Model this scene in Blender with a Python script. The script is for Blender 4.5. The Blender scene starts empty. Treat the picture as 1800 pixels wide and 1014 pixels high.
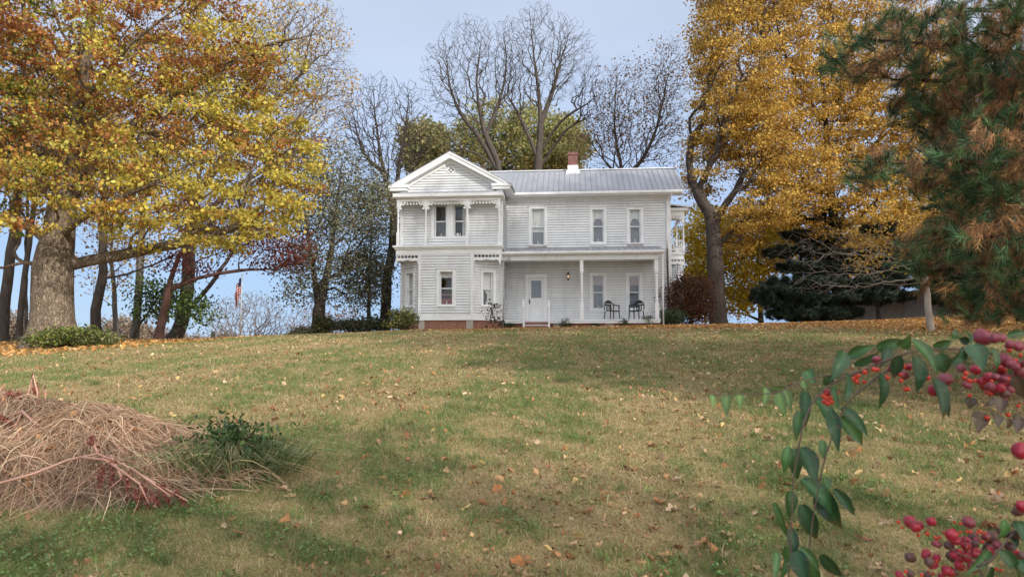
import bpy, math, random
import numpy as np
from mathutils import Vector, Matrix
PI = math.pi
SC = bpy.context.scene
COL = SC.collection

# ------------------------------------------------------------------ camera
FPX = 1300.0                      # focal length in pixels of the 1800 px wide photograph
PITCH = math.atan(113/1300)
cam = bpy.data.cameras.new('camera')
cam.sensor_width = 36; cam.lens = 26.0
cam.clip_start = 0.05; cam.clip_end = 4000
cam.dof.use_dof = True; cam.dof.focus_distance = 24; cam.dof.aperture_fstop = 9.5
camo = bpy.data.objects.new('camera', cam); COL.objects.link(camo)
camo.location = (0, 0, 0); camo.rotation_euler = (PI/2 + PITCH, 0, 0)
SC.camera = camo

# ------------------------------------------------------------------ light
SUN_AZ = math.radians(40)         # to the right of straight behind the camera
SUN_EL = math.radians(27)
tosun = Vector((math.sin(SUN_AZ)*math.cos(SUN_EL), -math.cos(SUN_AZ)*math.cos(SUN_EL), math.sin(SUN_EL)))
sl = bpy.data.lights.new('sun', 'SUN'); sl.energy = 2.1; sl.angle = math.radians(1.2); sl.color = (1, .93, .82)
so = bpy.data.objects.new('sun', sl); COL.objects.link(so)
so.rotation_euler = tosun.to_track_quat('Z', 'Y').to_euler()
W = bpy.data.worlds.new('World'); SC.world = W; W.use_nodes = True
nt = W.node_tree; nt.nodes.clear()
sky = nt.nodes.new('ShaderNodeTexSky'); sky.sky_type = 'NISHITA'; sky.sun_disc = False
sky.sun_elevation = SUN_EL; sky.sun_rotation = math.atan2(tosun.x, tosun.y)
sky.air_density = 1.0; sky.dust_density = .6; sky.ozone_density = 1.5
tc = nt.nodes.new('ShaderNodeTexCoord')
mp = nt.nodes.new('ShaderNodeMapping'); mp.inputs['Scale'].default_value = (1.0, 1.0, 2.6)
nz = nt.nodes.new('ShaderNodeTexNoise'); nz.inputs['Scale'].default_value = 1.7; nz.inputs['Detail'].default_value = 5
rp = nt.nodes.new('ShaderNodeValToRGB'); rp.color_ramp.elements[0].position = .35; rp.color_ramp.elements[1].position = .72
rp.color_ramp.elements[0].color = (.86, .86, .86, 1); rp.color_ramp.elements[1].color = (1, 1, 1, 1)
sx = nt.nodes.new('ShaderNodeSeparateXYZ'); mr = nt.nodes.new('ShaderNodeMapRange')       # thin cloud veil, thicker overhead
mr.inputs[1].default_value = .02; mr.inputs[2].default_value = .40; mr.inputs[3].default_value = 1.0; mr.inputs[4].default_value = 1.0
mm = nt.nodes.new('ShaderNodeMath'); mm.operation = 'MULTIPLY'
mx = nt.nodes.new('ShaderNodeMixRGB')
vr = nt.nodes.new('ShaderNodeValToRGB'); vr.color_ramp.elements[0].position = 0.0; vr.color_ramp.elements[0].color = (.35, .585, 1, 1); vr.color_ramp.elements[1].position = .42; vr.color_ramp.elements[1].color = (.70, .80, 1, 1)
dt = nt.nodes.new('ShaderNodeVectorMath'); dt.operation = 'DOT_PRODUCT'; dt.inputs[1].default_value = tuple(tosun); nt.links.new(tc.outputs['Generated'], dt.inputs[0])
vs_ = nt.nodes.new('ShaderNodeVectorMath'); vs_.operation = 'SCALE'; md = nt.nodes.new('ShaderNodeMapRange'); md.inputs[1].default_value = -.1; md.inputs[2].default_value = 1; md.inputs[3].default_value = 2.7; md.inputs[4].default_value = 7.5
nt.links.new(dt.outputs['Value'], md.inputs[0]); 
nv = nt.nodes.new('ShaderNodeMapRange'); nv.inputs[1].default_value = .3; nv.inputs[2].default_value = .7; nv.inputs[3].default_value = .84; nv.inputs[4].default_value = 1.12; nt.links.new(nz.outputs[0], nv.inputs[0])
nm = nt.nodes.new('ShaderNodeMath'); nm.operation = 'MULTIPLY'; nt.links.new(md.outputs[0], nm.inputs[0]); nt.links.new(nv.outputs[0], nm.inputs[1]); nt.links.new(nm.outputs[0], vs_.inputs[3])
wm = nt.nodes.new('ShaderNodeMixRGB'); wm.inputs[2].default_value = (.97, .97, .97, 1)          # the veil is whiter toward the sun
m2 = nt.nodes.new('ShaderNodeMapRange'); m2.inputs[1].default_value = -.2; m2.inputs[2].default_value = .6; nt.links.new(dt.outputs['Value'], m2.inputs[0])
nt.links.new(vr.outputs[0], wm.inputs[1]); nt.links.new(m2.outputs[0], wm.inputs[0]); nt.links.new(wm.outputs[0], vs_.inputs[0]); nt.links.new(vs_.outputs[0], mx.inputs[2])
bg = nt.nodes.new('ShaderNodeBackground'); bg.inputs[1].default_value = 0.15
ow = nt.nodes.new('ShaderNodeOutputWorld')
nt.links.new(tc.outputs['Generated'], mp.inputs[0]); nt.links.new(mp.outputs[0], nz.inputs[0])
nt.links.new(tc.outputs['Generated'], sx.inputs[0]); nt.links.new(sx.outputs[2], mr.inputs[0]); nt.links.new(sx.outputs[2], vr.inputs[0])
nt.links.new(nz.outputs[0], rp.inputs[0]); nt.links.new(rp.outputs[0], mm.inputs[0]); nt.links.new(mr.outputs[0], mm.inputs[1]); nt.links.new(mm.outputs[0], mx.inputs[0])
nt.links.new(sky.outputs[0], mx.inputs[1]); nt.links.new(mx.outputs[0], bg.inputs[0]); nt.links.new(bg.outputs[0], ow.inputs[0])
SC.view_settings.view_transform = 'Standard'; SC.view_settings.look = 'None'
SC.view_settings.exposure = 1.08; SC.view_settings.gamma = 1
SC.cycles.max_bounces = 7; SC.cycles.diffuse_bounces = 3; SC.cycles.glossy_bounces = 3
SC.cycles.transmission_bounces = 4; SC.cycles.transparent_max_bounces = 8
SC.cycles.use_denoising = True

# ------------------------------------------------------------------ helpers
def at(u, v, Y):
    """a spot on the line of sight of photograph pixel (u, v), Y metres into the scene"""
    a = (u-900)/FPX; b = (507-v)/FPX
    dx, dy, dz = a, math.cos(PITCH)-b*math.sin(PITCH), math.sin(PITCH)+b*math.cos(PITCH)
    s = Y/dy
    return np.array([dx*s, Y, dz*s])

_KX = np.array([-400., -60, -30, -13, -5.2, 6.7, 11.3, 17, 23, 40, 400])
_KV = np.array([1.6, 1.7, 1.95, 2.30, 2.66, 2.90, 3.0, 3.14, 3.5, 3.8, 3.8])
def ground(x, y):
    x = np.asarray(x, float); y = np.asarray(y, float)
    k = np.interp(x, _KX, _KV)
    t = np.clip(y/42.0, -3, 1)
    s = np.where(t > 0, 1-(1-t)**2, 2*t*.6)
    z = -1.6 + s*k
    wl = np.clip((-1.0-x)/13.0, 0, 1); wl = wl*wl*(3-2*wl)
    y0 = 49 - 18*wl
    d = np.maximum(0, y-y0)
    drop = np.where(d < 30, .0055*d*d, .0055*900+.33*(d-30))
    z = z - np.minimum(drop, 14)
    return z + .025*np.sin(x*.9+1.3*np.sin(y*.37))*np.sin(y*.7+x*.2)

def link(o, parent=None):
    COL.objects.link(o)
    if parent is not None: o.parent = parent
    return o

def tag(o, label=None, cat=None, group=None, kind=None):
    if label: o['label'] = label
    if cat: o['category'] = cat
    if group: o['group'] = group
    if kind: o['kind'] = kind
    return o

def empty(name, loc, rz=0, **k):
    o = bpy.data.objects.new(name, None); o.empty_display_size = .2
    COL.objects.link(o); o.location = loc; o.rotation_euler = (0, 0, rz)
    return tag(o, **k)

def mesh_np(name, V, F, mat, parent=None, col=None, smooth=False):
    """V (N,3); F list of (M,k) integer arrays; one mesh object"""
    V = np.ascontiguousarray(V, dtype=np.float32)
    me = bpy.data.meshes.new(name)
    if not isinstance(F, (list, tuple)): F = [F]
    F = [np.asarray(f, dtype=np.int32) for f in F if len(f)]
    idx = np.concatenate([f.ravel() for f in F])
    tot = np.concatenate([np.full(len(f), f.shape[1], np.int32) for f in F])
    st = np.concatenate([[0], np.cumsum(tot)[:-1]]).astype(np.int32)
    me.vertices.add(len(V)); me.vertices.foreach_set('co', V.ravel())
    me.loops.add(len(idx)); me.loops.foreach_set('vertex_index', idx)
    me.polygons.add(len(tot)); me.polygons.foreach_set('loop_start', st); me.polygons.foreach_set('loop_total', tot)
    if smooth: me.polygons.foreach_set('use_smooth', np.ones(len(tot), bool))
    me.update(calc_edges=True)
    if col is not None:
        at_ = me.color_attributes.new('Col', 'FLOAT_COLOR', 'POINT')
        c = np.ones((len(V), 4), np.float32); c[:, :3] = col
        at_.data.foreach_set('color', c.ravel())
    if mat is not None: me.materials.append(mat)
    o = bpy.data.objects.new(name, me)
    return link(o, parent)

class MB:
    """collects shapes, builds them as one mesh"""
    def __init__(s): s.v = []; s.f = []
    def add(s, vs, fs):
        b = len(s.v); s.v += [tuple(map(float, p)) for p in vs]; s.f += [tuple(i+b for i in f) for f in fs]; return s
    def box(s, x0, x1, y0, y1, z0, z1, T=None):
        p = [(x, y, z) for z in (z0, z1) for y in (y0, y1) for x in (x0, x1)]
        if T: p = [T(*q) for q in p]
        return s.add(p, [(0, 2, 3, 1), (4, 5, 7, 6), (0, 1, 5, 4), (2, 6, 7, 3), (0, 4, 6, 2), (1, 3, 7, 5)])
    def prism(s, poly, y0, y1, T=None):
        """polygon in x,z extruded along y"""
        n = len(poly)
        p = [(x, y0, z) for x, z in poly]+[(x, y1, z) for x, z in poly]
        if T: p = [T(*q) for q in p]
        return s.add(p, [tuple(range(n)), tuple(range(2*n-1, n-1, -1))]+[(i, n+i, n+(i+1) % n, (i+1) % n) for i in range(n)])
    def tube(s, pts, rs, n=8, cap=True):
        pts = [Vector(p) for p in pts]
        if not hasattr(rs, '__len__'): rs = [rs]*len(pts)
        vs = []; fs = []
        for i, p in enumerate(pts):
            d = (pts[min(i+1, len(pts)-1)]-pts[max(i-1, 0)]).normalized()
            a = d.cross(Vector((.31, .9, .27))).normalized(); b = d.cross(a)
            for k in range(n):
                t = 2*PI*k/n; vs.append(p+(a*math.cos(t)+b*math.sin(t))*rs[i])
        for i in range(len(pts)-1):
            for k in range(n):
                fs.append((i*n+k, i*n+(k+1) % n, (i+1)*n+(k+1) % n, (i+1)*n+k))
        if cap: fs += [tuple(range(n-1, -1, -1)), tuple(range((len(pts)-1)*n, len(pts)*n))]
        return s.add(vs, fs)
    def lathe(s, prof, x, y, n=12):
        """prof: (r, z) pairs"""
        return s.tube_z(prof, x, y, n)
    def tube_z(s, prof, x, y, n):
        vs = []; fs = []
        for r, z in prof:
            for k in range(n):
                t = 2*PI*k/n; vs.append((x+r*math.cos(t), y+r*math.sin(t), z))
        for i in range(len(prof)-1):
            for k in range(n): fs.append((i*n+k, i*n+(k+1) % n, (i+1)*n+(k+1) % n, (i+1)*n+k))
        fs += [tuple(range(n-1, -1, -1)), tuple(range((len(prof)-1)*n, len(prof)*n))]
        return s.add(vs, fs)
    def ball(s, c, r, n=8, m=6, sq=(1, 1, 1)):
        vs = []; fs = []
        for i in range(1, m):
            for k in range(n):
                a = PI*i/m; t = 2*PI*k/n
                vs.append((c[0]+r*sq[0]*math.sin(a)*math.cos(t), c[1]+r*sq[1]*math.sin(a)*math.sin(t), c[2]+r*sq[2]*math.cos(a)))
        top = len(vs); vs += [(c[0], c[1], c[2]+r*sq[2]), (c[0], c[1], c[2]-r*sq[2])]
        for i in range(m-2):
            for k in range(n): fs.append((i*n+k, (i+1)*n+k, (i+1)*n+(k+1) % n, i*n+(k+1) % n))
        for k in range(n):
            fs.append((top, k, (k+1) % n)); fs.append((top+1, (m-2)*n+(k+1) % n, (m-2)*n+k))
        return s.add(vs, fs)
    def build(s, name, mat, parent=None, smooth=False, bevel=0):
        me = bpy.data.meshes.new(name); me.from_pydata(s.v, [], s.f); me.update()
        if mat: me.materials.append(mat)
        if smooth:
            for p in me.polygons: p.use_smooth = True
        o = link(bpy.data.objects.new(name, me), parent)
        if bevel:
            b = o.modifiers.new('bevel', 'BEVEL'); b.width = bevel; b.segments = 2; b.limit_method = 'ANGLE'
        return o

# ------------------------------------------------------------------ materials
def nodes(name):
    m = bpy.data.materials.new(name); m.use_nodes = True
    t = m.node_tree; b = t.nodes['Principled BSDF']
    return m, t, b
def N(t, kind, **kw):
    n = t.nodes.new(kind)
    for k, v in kw.items():
        if k in n.inputs: n.inputs[k].default_value = v
        else: setattr(n, k, v)
    return n
def ramp(t, stops):
    r = t.nodes.new('ShaderNodeValToRGB'); e = r.color_ramp.elements
    while len(e) < len(stops): e.new(.5)
    for i, (p, c) in enumerate(stops):
        e[i].position = p; e[i].color = (*c, 1)
    return r
def surf(name, c, rough=.6, var=.12, scale=6, bump=0, bscale=40, metallic=0, stretch=None, c2=None, mid=.5, spec=.5):
    """base colour with a noise of wear; optional second colour"""
    m, t, b = nodes(name)
    co = t.nodes.new('ShaderNodeTexCoord'); mp_ = t.nodes.new('ShaderNodeMapping')
    if stretch: mp_.inputs['Scale'].default_value = stretch
    t.links.new(co.outputs['Object'], mp_.inputs[0])
    nz_ = N(t, 'ShaderNodeTexNoise', Scale=scale, Detail=6.0, Roughness=.62)
    t.links.new(mp_.outputs[0], nz_.inputs[0])
    lo = tuple(x*(1-var) for x in c) if c2 is None else c2
    hi = tuple(min(1, x*(1+var)) for x in c) if c2 is None else c
    r = ramp(t, [(max(0, mid-.18), lo), (min(1, mid+.18), hi)])
    t.links.new(nz_.outputs[0], r.inputs[0]); t.links.new(r.outputs[0], b.inputs['Base Color'])
    b.inputs['Roughness'].default_value = rough; b.inputs['Metallic'].default_value = metallic
    b.inputs['Specular IOR Level'].default_value = spec
    if bump:
        n2 = N(t, 'ShaderNodeTexNoise', Scale=bscale, Detail=5.0); t.links.new(mp_.outputs[0], n2.inputs[0])
        bp = N(t, 'ShaderNodeBump', Strength=bump, Distance=.02); t.links.new(n2.outputs[0], bp.inputs['Height'])
        t.links.new(bp.outputs[0], b.inputs['Normal'])
    return m
def foliage(name, rough=.55, trans=.4, gloss=.25, tint=(1, 1, 1)):
    """leaf: colour from the mesh's own Col attribute, partly translucent"""
    m, t, b = nodes(name)
    a = N(t, 'ShaderNodeAttribute', attribute_name='Col')
    t.links.new(a.outputs['Color'], b.inputs['Base Color'])
    b.inputs['Roughness'].default_value = rough; b.inputs['Specular IOR Level'].default_value = gloss
    tr = t.nodes.new('ShaderNodeBsdfTranslucent'); t.links.new(a.outputs['Color'], tr.inputs[0])
    mi = N(t, 'ShaderNodeMixShader'); mi.inputs[0].default_value = trans
    o = t.nodes['Material Output']
    t.links.new(b.outputs[0], mi.inputs[1]); t.links.new(tr.outputs[0], mi.inputs[2]); t.links.new(mi.outputs[0], o.inputs[0])
    return m
def bark(name, c, c2, scale=5, bump=.8):
    return surf(name, c, .9, c2=c2, scale=scale, bump=bump, bscale=scale*2.2, stretch=(2.2, 2.2, .45), spec=.1)

M = {}
M['paint'] = surf('white_paint', (.745, .77, .80), .55, c2=(.55, .56, .575), scale=2.2, mid=.36, stretch=(1, 1, .35), bump=.15, bscale=30)
M['lap_shadow'] = surf('painted_lap_shadow', (.42, .425, .44), .9, c2=(.30, .305, .315), scale=5)  # lap shadow line painted on each board's lower edge and underside
M['trim'] = surf('white_trim', (.79, .81, .835), .5, c2=(.64, .65, .66), scale=3, mid=.34)
M['peel'] = surf('peeling_paint', (.74, .73, .72), .7, c2=(.22, .19, .17), scale=14, mid=.46)
M['roof'] = surf('grey_metal_roof', (.33, .34, .375), .45, c2=(.27, .28, .31), scale=1.4, metallic=.25, stretch=(1, .3, .3))
M['flash'] = surf('pale_flashing', (.62, .64, .68), .4, metallic=.2)
M['shingle'] = surf('pale_shingle', (.46, .47, .50), .8, c2=(.30, .31, .33), scale=9, bump=.4)
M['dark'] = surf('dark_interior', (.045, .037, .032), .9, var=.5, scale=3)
M['redroom'] = surf('red_cloth', (.28, .06, .045), .8)
M['lace'] = surf('lace_curtain', (.66, .67, .66), .9, c2=(.40, .42, .42), scale=26, mid=.42, stretch=(1, 1, .25))
M['pinklace'] = surf('pinkish_curtain', (.36, .32, .36), .9)
M['window_sheet'] = surf('slate_window_sheet', (.10, .135, .18), .7, var=.05)  # even slate colour for the flat sheet behind a pane
M['grey_sheet'] = surf('grey_window_sheet', (.15, .165, .195), .7, var=.05)
M['black'] = surf('black_metal', (.015, .015, .016), .4)
M['resin'] = surf('black_resin', (.012, .013, .015), .38, var=.1)
M['pipe'] = surf('grey_pipe', (.42, .44, .47), .45, metallic=.2)
M['rustpipe'] = surf('brown_pipe', (.10, .075, .06), .7)
M['wood'] = surf('faded_step_wood', (.28, .15, .115), .8, c2=(.20, .11, .085), scale=8, stretch=(.3, 3, 3))
M['fencewood'] = surf('grey_fence_wood', (.56, .54, .52), .9, c2=(.40, .38, .36), scale=4, stretch=(3, 3, .4), bump=.4)
M['post'] = surf('weathered_post', (.10, .09, .08), .9)
M['whitepole'] = surf('flagpole_paint', (.6, .6, .6), .4, metallic=.3)
def glass_mat():
    m, t, b = nodes('window_glass')
    g = N(t, 'ShaderNodeBsdfGlossy'); g.inputs['Roughness'].default_value = .03; g.inputs[0].default_value = (.9, .93, 1, 1)
    tr = N(t, 'ShaderNodeBsdfTransparent'); mi = N(t, 'ShaderNodeMixShader'); mi.inputs[0].default_value = .05
    co = t.nodes.new('ShaderNodeTexCoord'); nz_ = N(t, 'ShaderNodeTexNoise', Scale=2.5, Detail=1.0); bp = N(t, 'ShaderNodeBump', Strength=.25, Distance=.02)
    t.links.new(co.outputs['Object'], nz_.inputs[0]); t.links.new(nz_.outputs[0], bp.inputs['Height']); t.links.new(bp.outputs[0], g.inputs['Normal'])
    t.links.new(tr.outputs[0], mi.inputs[1]); t.links.new(g.outputs[0], mi.inputs[2])
    t.links.new(mi.outputs[0], t.nodes['Material Output'].inputs[0]); return m
M['glass'] = glass_mat()
def brick_mat(name, c1, c2, mortar):
    m, t, b = nodes(name)
    co = t.nodes.new('ShaderNodeTexCoord'); sp = t.nodes.new('ShaderNodeSeparateXYZ'); cm = t.nodes.new('ShaderNodeCombineXYZ')
    ad = N(t, 'ShaderNodeMath', operation='ADD')
    t.links.new(co.outputs['Object'], sp.inputs[0]); t.links.new(sp.outputs[0], ad.inputs[0]); t.links.new(sp.outputs[1], ad.inputs[1])
    t.links.new(ad.outputs[0], cm.inputs[0]); t.links.new(sp.outputs[2], cm.inputs[1])
    bk = N(t, 'ShaderNodeTexBrick', Scale=1.0)
    bk.inputs['Brick Width'].default_value = .21; bk.inputs['Row Height'].default_value = .075; bk.inputs['Mortar Size'].default_value = .008
    bk.inputs['Color1'].default_value = (*c1, 1); bk.inputs['Color2'].default_value = (*c2, 1); bk.inputs['Mortar'].default_value = (*mortar, 1)
    t.links.new(cm.outputs[0], bk.inputs[0])
    nz_ = N(t, 'ShaderNodeTexNoise', Scale=9.0, Detail=4.0); t.links.new(co.outputs['Object'], nz_.inputs[0])
    mi = N(t, 'ShaderNodeMixRGB', blend_type='MULTIPLY'); mi.inputs[0].default_value = .6
    r = ramp(t, [(.3, (.55, .5, .5)), (.65, (1.1, 1.1, 1.1))]); t.links.new(nz_.outputs[0], r.inputs[0])
    t.links.new(bk.outputs[0], mi.inputs[1]); t.links.new(r.outputs[0], mi.inputs[2]); t.links.new(mi.outputs[0], b.inputs['Base Color'])
    b.inputs['Roughness'].default_value = .9
    return m
M['brick'] = brick_mat('red_brick', (.32, .115, .065), (.24, .085, .05), (.30, .25, .21))
M['chimbrick'] = brick_mat('dark_red_brick', (.20, .065, .055), (.14, .05, .045), (.20, .16, .15))
M['block'] = surf('pale_stone_block', (.42, .40, .36), .9, c2=(.30, .28, .25), scale=8, bump=.4)
M['leaf'] = foliage('autumn_leaf')
M['greenleaf'] = foliage('green_leaf', .5, .25, .3)
M['gloss_leaf'] = foliage('glossy_leaf', .36, .15, .42)
M['needle'] = foliage('needle', .5, .15, .35)
M['blade'] = foliage('grass_blade', .6, .3, .15)
M['litter'] = foliage('dry_leaf', .75, .15, .15)
M['straw'] = foliage('straw', .7, .15, .2)
def furrowed():
    m, t, b = nodes('furrowed_bark'); co = t.nodes.new('ShaderNodeTexCoord'); mp_ = t.nodes.new('ShaderNodeMapping'); mp_.inputs['Scale'].default_value = (1, 1, .12)
    t.links.new(co.outputs['Object'], mp_.inputs[0])
    v = N(t, 'ShaderNodeTexVoronoi', Scale=13.0); v.feature = 'DISTANCE_TO_EDGE'
    nz_ = N(t, 'ShaderNodeTexNoise', Scale=6.0, Detail=6.0); t.links.new(co.outputs['Object'], nz_.inputs[0])
    ad = N(t, 'ShaderNodeMixRGB', blend_type='LINEAR_LIGHT'); ad.inputs[0].default_value = .12
    t.links.new(mp_.outputs[0], ad.inputs[1]); t.links.new(nz_.outputs[1], ad.inputs[2]); t.links.new(ad.outputs[0], v.inputs[0])
    r = ramp(t, [(.0, (.10, .078, .06)), (.16, (.25, .20, .155)), (.5, (.33, .27, .21))]); t.links.new(v.outputs[0], r.inputs[0])
    r2 = ramp(t, [(.35, (.7, .68, .66)), (.65, (1.1, 1.08, 1.05))]); t.links.new(nz_.outputs[0], r2.inputs[0])
    mu = N(t, 'ShaderNodeMixRGB', blend_type='MULTIPLY'); mu.inputs[0].default_value = 1; t.links.new(r.outputs[0], mu.inputs[1]); t.links.new(r2.outputs[0], mu.inputs[2])
    t.links.new(mu.outputs[0], b.inputs['Base Color']); b.inputs['Roughness'].default_value = .95; b.inputs['Specular IOR Level'].default_value = .1
    bp = N(t, 'ShaderNodeBump', Strength=1.0, Distance=.06); t.links.new(v.outputs[0], bp.inputs['Height']); t.links.new(bp.outputs[0], b.inputs['Normal'])
    return m
M['bark_maple'] = furrowed()
M['bark_dark'] = bark('dark_bark', (.085, .07, .06), (.045, .037, .033), 5)
M['bark_mid'] = bark('mid_bark', (.105, .088, .076), (.06, .05, .045), 5)
M['bark_grey'] = bark('grey_bark', (.16, .145, .13), (.08, .07, .065), 5)
M['bark_pale'] = bark('pale_bark', (.30, .265, .23), (.18, .155, .135), 6, .5)
M['bark_silver'] = bark('silver_bark', (.46, .40, .35), (.30, .255, .22), 7, .4)
M['bark_red'] = bark('reddish_bark', (.13, .075, .06), (.07, .04, .035), 5)
M['twig'] = bark('pinkish_twig', (.20, .165, .15), (.13, .105, .10), 5, 0)

# ------------------------------------------------------------------ ground
def ground_mat():
    m, t, b = nodes('lawn_turf')
    co = t.nodes.new('ShaderNodeTexCoord')
    def noise(sc, det=6.0, ro=.6):
        n = N(t, 'ShaderNodeTexNoise', Scale=sc, Detail=det, Roughness=ro); t.links.new(co.outputs['Object'], n.inputs[0]); return n
    n1 = noise(.32); n2 = noise(2.6); n3 = noise(28.0, 4.0, .7); n4 = noise(.9)
    r1 = ramp(t, [(.32, (.16, .18, .06)), (.43, (.28, .235, .105)), (.60, (.38, .285, .16))])
    t.links.new(n1.outputs[0], r1.inputs[0])
    r2 = ramp(t, [(.36, (.12, .165, .05)), (.60, (.38, .29, .16))]); t.links.new(n2.outputs[0], r2.inputs[0])
    mi = N(t, 'ShaderNodeMixRGB'); mi.inputs[0].default_value = .5
    t.links.new(r1.outputs[0], mi.inputs[1]); t.links.new(r2.outputs[0], mi.inputs[2])
    r3 = ramp(t, [(.3, (.5, .5, .5)), (.7, (1.35, 1.3, 1.2))]); t.links.new(n3.outputs[0], r3.inputs[0])
    mu = N(t, 'ShaderNodeMixRGB', blend_type='MULTIPLY'); mu.inputs[0].default_value = 1
    t.links.new(mi.outputs[0], mu.inputs[1]); t.links.new(r3.outputs[0], mu.inputs[2])
    # fallen-leaf carpet under the trees at the far side, from the mesh attribute
    a = N(t, 'ShaderNodeAttribute', attribute_name='Col')
    n5 = noise(9.0, 5.0, .75)
    r5 = ramp(t, [(.32, (.20, .095, .035)), (.5, (.42, .215, .075)), (.68, (.58, .37, .16))]); t.links.new(n5.outputs[0], r5.inputs[0])
    ad = N(t, 'ShaderNodeMath', operation='ADD'); sb = N(t, 'ShaderNodeMath', operation='MULTIPLY_ADD')
    sp = t.nodes.new('ShaderNodeSeparateColor'); t.links.new(a.outputs['Color'], sp.inputs[0])
    t.links.new(n4.outputs[0], sb.inputs[0]); sb.inputs[1].default_value = 1.2; sb.inputs[2].default_value = -.6
    t.links.new(sp.outputs[0], ad.inputs[0]); t.links.new(sb.outputs[0], ad.inputs[1])
    ml = N(t, 'ShaderNodeMath', operation='MULTIPLY'); t.links.new(ad.outputs[0], ml.inputs[0]); t.links.new(sp.outputs[0], ml.inputs[1]); ml.use_clamp = True
    mf = N(t, 'ShaderNodeMixRGB'); t.links.new(ml.outputs[0], mf.inputs[0]); t.links.new(mu.outputs[0], mf.inputs[1]); t.links.new(r5.outputs[0], mf.inputs[2])
    t.links.new(mf.outputs[0], b.inputs['Base Color'])
    b.inputs['Roughness'].default_value = .95; b.inputs['Specular IOR Level'].default_value = .05
    bp = N(t, 'ShaderNodeBump', Strength=.9, Distance=.05); t.links.new(n3.outputs[0], bp.inputs['Height']); t.links.new(bp.outputs[0], b.inputs['Normal'])
    return m
def sstep(a, b, x):
    t = np.clip((x-a)/(b-a), 0, 1); return t*t*(3-2*t)
def carpet(x, y):
    """how densely fallen leaves cover the lawn"""
    right = sstep(1, 8, x)*sstep(20, 28, y)
    right = np.maximum(right, sstep(8, 12, x)*sstep(15, 22, y))
    left = sstep(-8.0, -11.5, x)*sstep(14, 19, y)*(1-.0*x)
    house = .75*sstep(25, 31, y)*sstep(-7, 0, x)
    return np.clip(np.maximum(np.maximum(right, .75*left), house), 0, 1)
gx = np.concatenate([-np.geomspace(900, 46, 22), np.arange(-45, 45.01, .6), np.geomspace(46, 900, 22)])
gy = np.concatenate([-np.geomspace(300, 13, 12), np.arange(-12, 80.01, .6), np.geomspace(82, 1500, 26)])
X, Y = np.meshgrid(gx, gy); Z = ground(X, Y)
nx = len(gx); ii = np.arange(nx*len(gy)).reshape(len(gy), nx)
q = np.stack([ii[:-1, :-1], ii[:-1, 1:], ii[1:, 1:], ii[1:, :-1]], -1).reshape(-1, 4)
cv = carpet(X, Y).ravel()
g = mesh_np('lawn', np.stack([X, Y, Z], -1).reshape(-1, 3), q, ground_mat(), col=np.stack([cv]*3, -1), smooth=True)
tag(g, 'sloping autumn lawn rising to the white house', kind='structure')

# ------------------------------------------------------------------ little noise
def pnoise(rng, scale, n=14):
    k = rng.normal(size=(n, 3)); k /= np.linalg.norm(k, axis=1)[:, None]
    k *= (2*PI/scale)*rng.uniform(.6, 1.6, (n, 1)); ph = rng.uniform(0, 6.28, n)
    return lambda P: np.sin(P@k.T+ph).sum(1)/math.sqrt(n/2)      # ~ N(0,1)

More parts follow.
